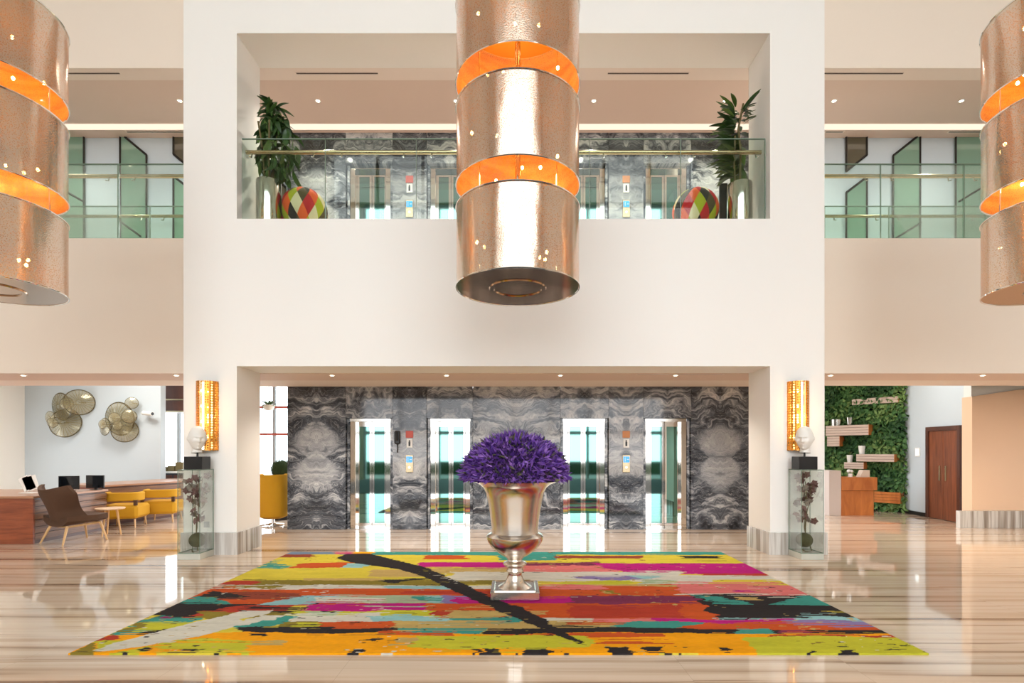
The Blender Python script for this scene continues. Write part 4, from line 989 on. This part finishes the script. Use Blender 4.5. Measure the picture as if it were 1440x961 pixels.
for k in (-1, 1): MB().bbox(min(0, k * w) + .02, max(0, k * w) - .02, -.32, -.301, .05, .93, .004).build('door', wood_d, t)
for k, (x, h) in enumerate(((231, .12), (241, .15), (252, .25))):
    t = thing('planter_box', 'olive planter box on the dark cabinet, %s of three' % ('left', 'middle', 'right')[k], 'planter', (XX(x, 14.5), 14.55, 1.031), 0, 'olive boxes on the cabinet')
    MB().bbox(-.09, .09, -.08, .08, 0, h, .006).build('box', pm('olive_box_%d' % k, (112, 98, 62), .8), t)
# yellow tub chair and topiary seen past the left pier
Yt = F * EYE / (741 - HY)
t = thing('tub_chair', 'tall yellow tub chair on a chrome pedestal past the left pier', 'armchair', (XX(381, Yt), Yt + .1, 0), math.radians(200))
MB().lathe([(.0, .16), (.20, .17), (.30, .22), (.335, .34), (.345, .7), (.34, 1.08), (.325, 1.10), (.305, 1.08), (.30, .5), (0, .48)], 40, None, math.radians(-50), math.radians(230)).build('shell', fyel, t, True)
MB().lathe([(0, .30), (.28, .30), (.30, .34), (.30, .46), (.27, .50), (0, .51)], 32).build('seat_cushion', fyel, t, True)
MB().tube([(0, 0, .02), (0, 0, .3)], .03, 12).build('pedestal', M['chrome'], t, True)
for k in range(5):
    an = k * 2 * math.pi / 5; MB().tube([(0, 0, .05), (.25 * math.cos(an), .25 * math.sin(an), .018)], [.022, .014], 8).build('foot', M['chrome'], t, True)
Yp = 12.2
t = thing('topiary', 'round clipped green topiary in a dark pot behind the yellow tub chair', 'plant', (XX(396, Yp), Yp, 0))
MB().lathe([(0, 0), (.18, 0), (.22, .45), (.2, .45), (0, .42)], 24).build('pot', M['black'], t, True); MB().tube([(0, 0, .4), (0, 0, 1.0)], .03, 8).build('trunk', stemm, t, True)
m = MB()
for k in range(900):
    zz = 1 - 2 * (k + .5) / 900; ph = k * 2.399963; st = math.sqrt(1 - zz * zz); dr = Vector((st * math.cos(ph), st * math.sin(ph), zz)); c0 = Vector((0, 0, 1.16)) + dr * R.uniform(.20, .235)
    sd = dr.cross(Vector((R.gauss(0, 1), R.gauss(0, 1), R.gauss(0, 1)))).normalized(); up = dr.cross(sd); m.add([c0 - sd * .02, c0 + dr * .012 + up * .014, c0 + sd * .02, c0 - up * .012 + dr * .01], [(0, 1, 2, 3)])
topm_ = pm('boxwood', (58, 78, 38), .8); o = m.build('leaves', topm_, t); o['kind'] = 'stuff'; MB().ball((0, 0, 1.16), .205, 20, 12).build('core', pm('boxwood_core', (36, 50, 26), .9), t, True)
t = thing('hanging_plant', 'small green plant hanging in the bright window past the left pier', 'plant', (XX(378, 13.5), 13.5, ZZ(578, 13.5)))
MB().tube([(0, 0, .15), (0, 0, 4.2 - ZZ(578, 13.5))], .006, 6).build('cord', M['darkmetal'], t); MB().lathe([(0, 0), (.1, .02), (.16, .15), (.14, .15), (0, .1)], 20).build('pot', M['white'], t, True)
for k in range(26):
    an = R.uniform(0, 6.28); link_mesh('leaf', LM[2], t, (.06 * math.cos(an), .06 * math.sin(an), .15), (R.uniform(-.5, .9), 0, an - 1.57), (.8, .8, .8))

# ------------------------------------------------------------------ green wall wing (right)
GA = math.radians(52); GP = Vector((XX(1277, 13.5), 13.5, 0)); Gd = Vector((-math.cos(GA), math.sin(GA), 0)); Gn = Vector((-math.sin(GA), -math.cos(GA), 0))
def ghit(x, D):   # point where the sight line of column x meets the plane D in front of the green wall
    k = (x - CX) / F; p = GP + Gn * D; q = (p.x - k * p.y) / (math.cos(GA) + k * math.sin(GA)); return p + Gd * q
gl_ = (ghit(1146, 0) - GP).length
t = thing('green_wall', 'dense wall of green ferns and climbing leaves in the right wing', 'plant wall', GP, math.pi - GA)     # local +x runs left, local +y towards the room
t.rotation_euler = (0, 0, math.atan2(Gd.y, Gd.x))
MB().box(0, gl_, -.2, -.02, 0, 3.9).build('backing', pm('dark_felt', (30, 40, 26), .95), t)
gm = [pm('fern_leaf', (70, 112, 56), .6, var=.3, bscale=3), pm('deep_leaf', (42, 82, 40), .6, var=.3, bscale=3), pm('lime_leaf', (116, 146, 80), .6, var=.3, bscale=3)]
ms = [MB(), MB(), MB()]
for k in range(9000):
    x = R.uniform(.02, gl_); z = R.uniform(.06, 3.6); y = R.uniform(0, .20)
    cl = math.sin(x * 5.1 + 2 * math.sin(z * 2.3)) + math.sin(z * 4.7 + x * 2) + R.gauss(0, .8)
    mm = ms[0 if abs(cl) < .9 else (1 if cl < 0 else 2)]
    an = R.gauss(-1.57, 1.0); L_ = R.uniform(.07, .18); w = L_ * R.uniform(.16, .3)
    dr = Vector((math.cos(an), R.uniform(.2, .9), math.sin(an))).normalized(); sd = dr.cross(Vector((R.gauss(0, .5), 1, R.gauss(0, .5)))).normalized()
    p = Vector((x, y, z)); q = p + dr * L_ * .5; up = sd.cross(dr) * .01
    mm.add([p, q + sd * w + up, p + dr * L_, q - sd * w + up], [(0, 1, 2), (0, 2, 3)])
for mm, mt, nm in zip(ms, gm, ('fern_foliage', 'dark_foliage', 'light_foliage')):
    o = mm.build(nm, mt, t); o['kind'] = 'stuff'
pale_w = woodm('limed_plank', (188, 164, 148), (214, 196, 182), (.6, 1, 10), .5); or_w = woodm('orange_oak', (168, 92, 40), (206, 126, 62), (3, 3, .8), .4)
def shelf_box(x0, x1, y0, y1, label, D, front=None):
    a = ghit(x1, D); b_ = ghit(x0, D); L_ = (b_ - a).length; Y = a.y; z0, z1 = ZZ(y1, Y), ZZ(y0, Y); h = z1 - z0
    t = thing('planter_shelf', label, 'shelf', (a.x, a.y, z0), math.atan2(Gd.y, Gd.x), 'wooden planter shelves on the green wall')
    n = max(2, round(h / .07)); hh = h / n; dp = D - .02
    MB().box(.012, L_, -dp, -.026, .01, h - .02).build('soil_box', wood_d, t)
    for k in range(n): MB().bbox(.012, L_, -.025, 0, k * hh, (k + 1) * hh - .006, .003).build('plank', front or pale_w, t)
    MB().bbox(0, .0115, -dp, 0, 0, h - .004, .003).build('end_board', or_w, t)
    return z1 - .02
shelf_box(1198, 1264, 557, 566, 'topmost plank shelf on the green wall, half hidden by ferns', .22)
zB = shelf_box(1161, 1222, 597, 612, 'long plank shelf holding silver pots on the green wall', .42)
shelf_box(1163, 1181, 613.5, 628, 'short plank block directly under the long silver pot shelf', .42)
zD = shelf_box(1204, 1258, 639, 650, 'middle plank shelf with an orange end on the green wall', .42)
zE = shelf_box(1187, 1215, 650.5, 660, 'short plank shelf above the wooden podium', .42)
shelf_box(1229, 1266, 693, 709, 'lowest orange shelf beside the podium', .3, or_w)
def tin(x, z, r0, r1, h, mat, label, leaves=0):
    p = ghit(x, .24)
    t = thing('shelf_pot', label, 'pot', (p.x, p.y, z + .001), 0, 'pots on the green wall shelves')
    MB().lathe([(0, 0), (r0, 0), (r1, h), (r1 * .93, h), (r0 * .9, .02), (0, .02)], 20).build('pot', mat, t, True)
    for k in range(leaves):
        an = R.uniform(0, 6.28); link_mesh('leaf', LM[2], t, (.02 * math.cos(an), .02 * math.sin(an), h * .9), (R.uniform(.4, 1.3), 0, an), (.6, .7, .6))
    return t
tin(1176, zB, .13, .14, .19, M['steel'], 'wide silver bowl on the long plank shelf')
tin(1195, zB, .06, .085, .23, M['steel'], 'slim silver bucket on the long plank shelf', 4)
tin(1212, zD, .06, .085, .24, M['white'], 'white tapered pot on the middle plank shelf', 7)
tin(1195, zE, .055, .075, .21, M['white'], 'white pot on the short plank shelf above the podium', 5)
# podium
Yd = F * EYE / (725.5 - HY); xa, xb, xc = XX(1165, Yd), XX(1182, Yd), XX(1230, Yd)
t = thing('reception_podium', 'two-tier orange oak podium with a pale side slab before the green wall', 'podium', ((xa + xc) / 2, Yd, 0)); cx = (xa + xc) / 2
MB().bbox(xa - cx, xb - cx - .002, -.03, .5, 0, ZZ(662, Yd), .006).build('side_slab', pm('pale_slab', (206, 192, 184), .4), t)
MB().bbox(xb - cx, xc - cx - .02, 0, .45, 0, ZZ(690.5, Yd) , .004).build('lower_body', or_w, t)
MB().bbox(xb - cx, xc - cx + .04, -.04, .48, ZZ(690, Yd), ZZ(671.5, Yd), .004).build('upper_body', or_w, t)
zt = ZZ(671.5, Yd)
t = thing('podium_orchid', 'small white flower beside a cream box on the podium top', 'flowers', (XX(1203, Yd), Yd + .2, zt + .001))
for k in range(5): MB().ball((R.uniform(-.07, .05), R.uniform(-.05, .05), .1 + R.uniform(-.02, .08)), .04, 10, 6, (1, 1, .7)).build('blossom', M['white'], t, True)
MB().lathe([(0, 0), (.05, 0), (.05, .08), (0, .08)], 16).build('vase', M['white'], t, True)
t = thing('podium_box', 'cream slanted box on the podium top', 'box', (XX(1219, Yd), Yd + .15, zt + .001)); MB().prism([(-.12, 0), (.12, 0), (.12, .17), (-.04, .17)], -.08, .08).build('body', pm('cream_box', (222, 204, 186), .5), t)
# wooden door in the side wall
inv = MRW.inverted()
def rw(x, y):   # where the ray through a floor point meets the door wall: distance along the wall
    X, Y = fl(x, y); p = inv @ Vector((X, Y, 0)); return p.x
s0, s1 = rw(1352, 736.5), rw(1301, 727.5)
t = bpy.data.objects.new('door_1', None); COL.objects.link(t); struct(t, 'dark wood double door in the right wing'); t.matrix_world = MRW @ Matrix.Translation((s0, 0, 0))
W = s1 - s0; H = 2.16
for a, b_ in ((0, .09), (W - .09, W)): MB().bbox(a, b_, .001, .06, 0, H, .005).build('door_frame', wood_d, t)
MB().bbox(.09, W - .09, .001, .06, H - .1, H, .005).build('door_frame', wood_d, t)
wood_door = woodm('door_veneer', (104, 54, 32), (150, 84, 50), (9, 9, .6), .3)
half = W / 2
for a, b_, hx in ((.092, half - .003, half - .10), (half + .003, W - .092, half + .10)):
    l = MB().bbox(a, b_, .002, .03, .01, H - .103, .003).build('door_leaf', wood_door, t)
    MB().bbox(hx - .02, hx + .02, .031, .05, .9, 1.25, .004).build('pull_plate', M['brass'], l)
s2 = rw(1291, 725); t = thing('wall_switch', 'small glowing white control panel left of the wooden door', 'switch', (0, 0, 0)); t.matrix_world = MRW @ Matrix.Translation((s2, 0, 1.56))
MB().bbox(-.09, .09, .0, .02, -.11, .11, .004).build('plate', M['white'], t); MB().box(-.06, .06, .0201, .024, -.08, .08).build('screen', emat('lit_panel', (235, 250, 250), 1.6), t)
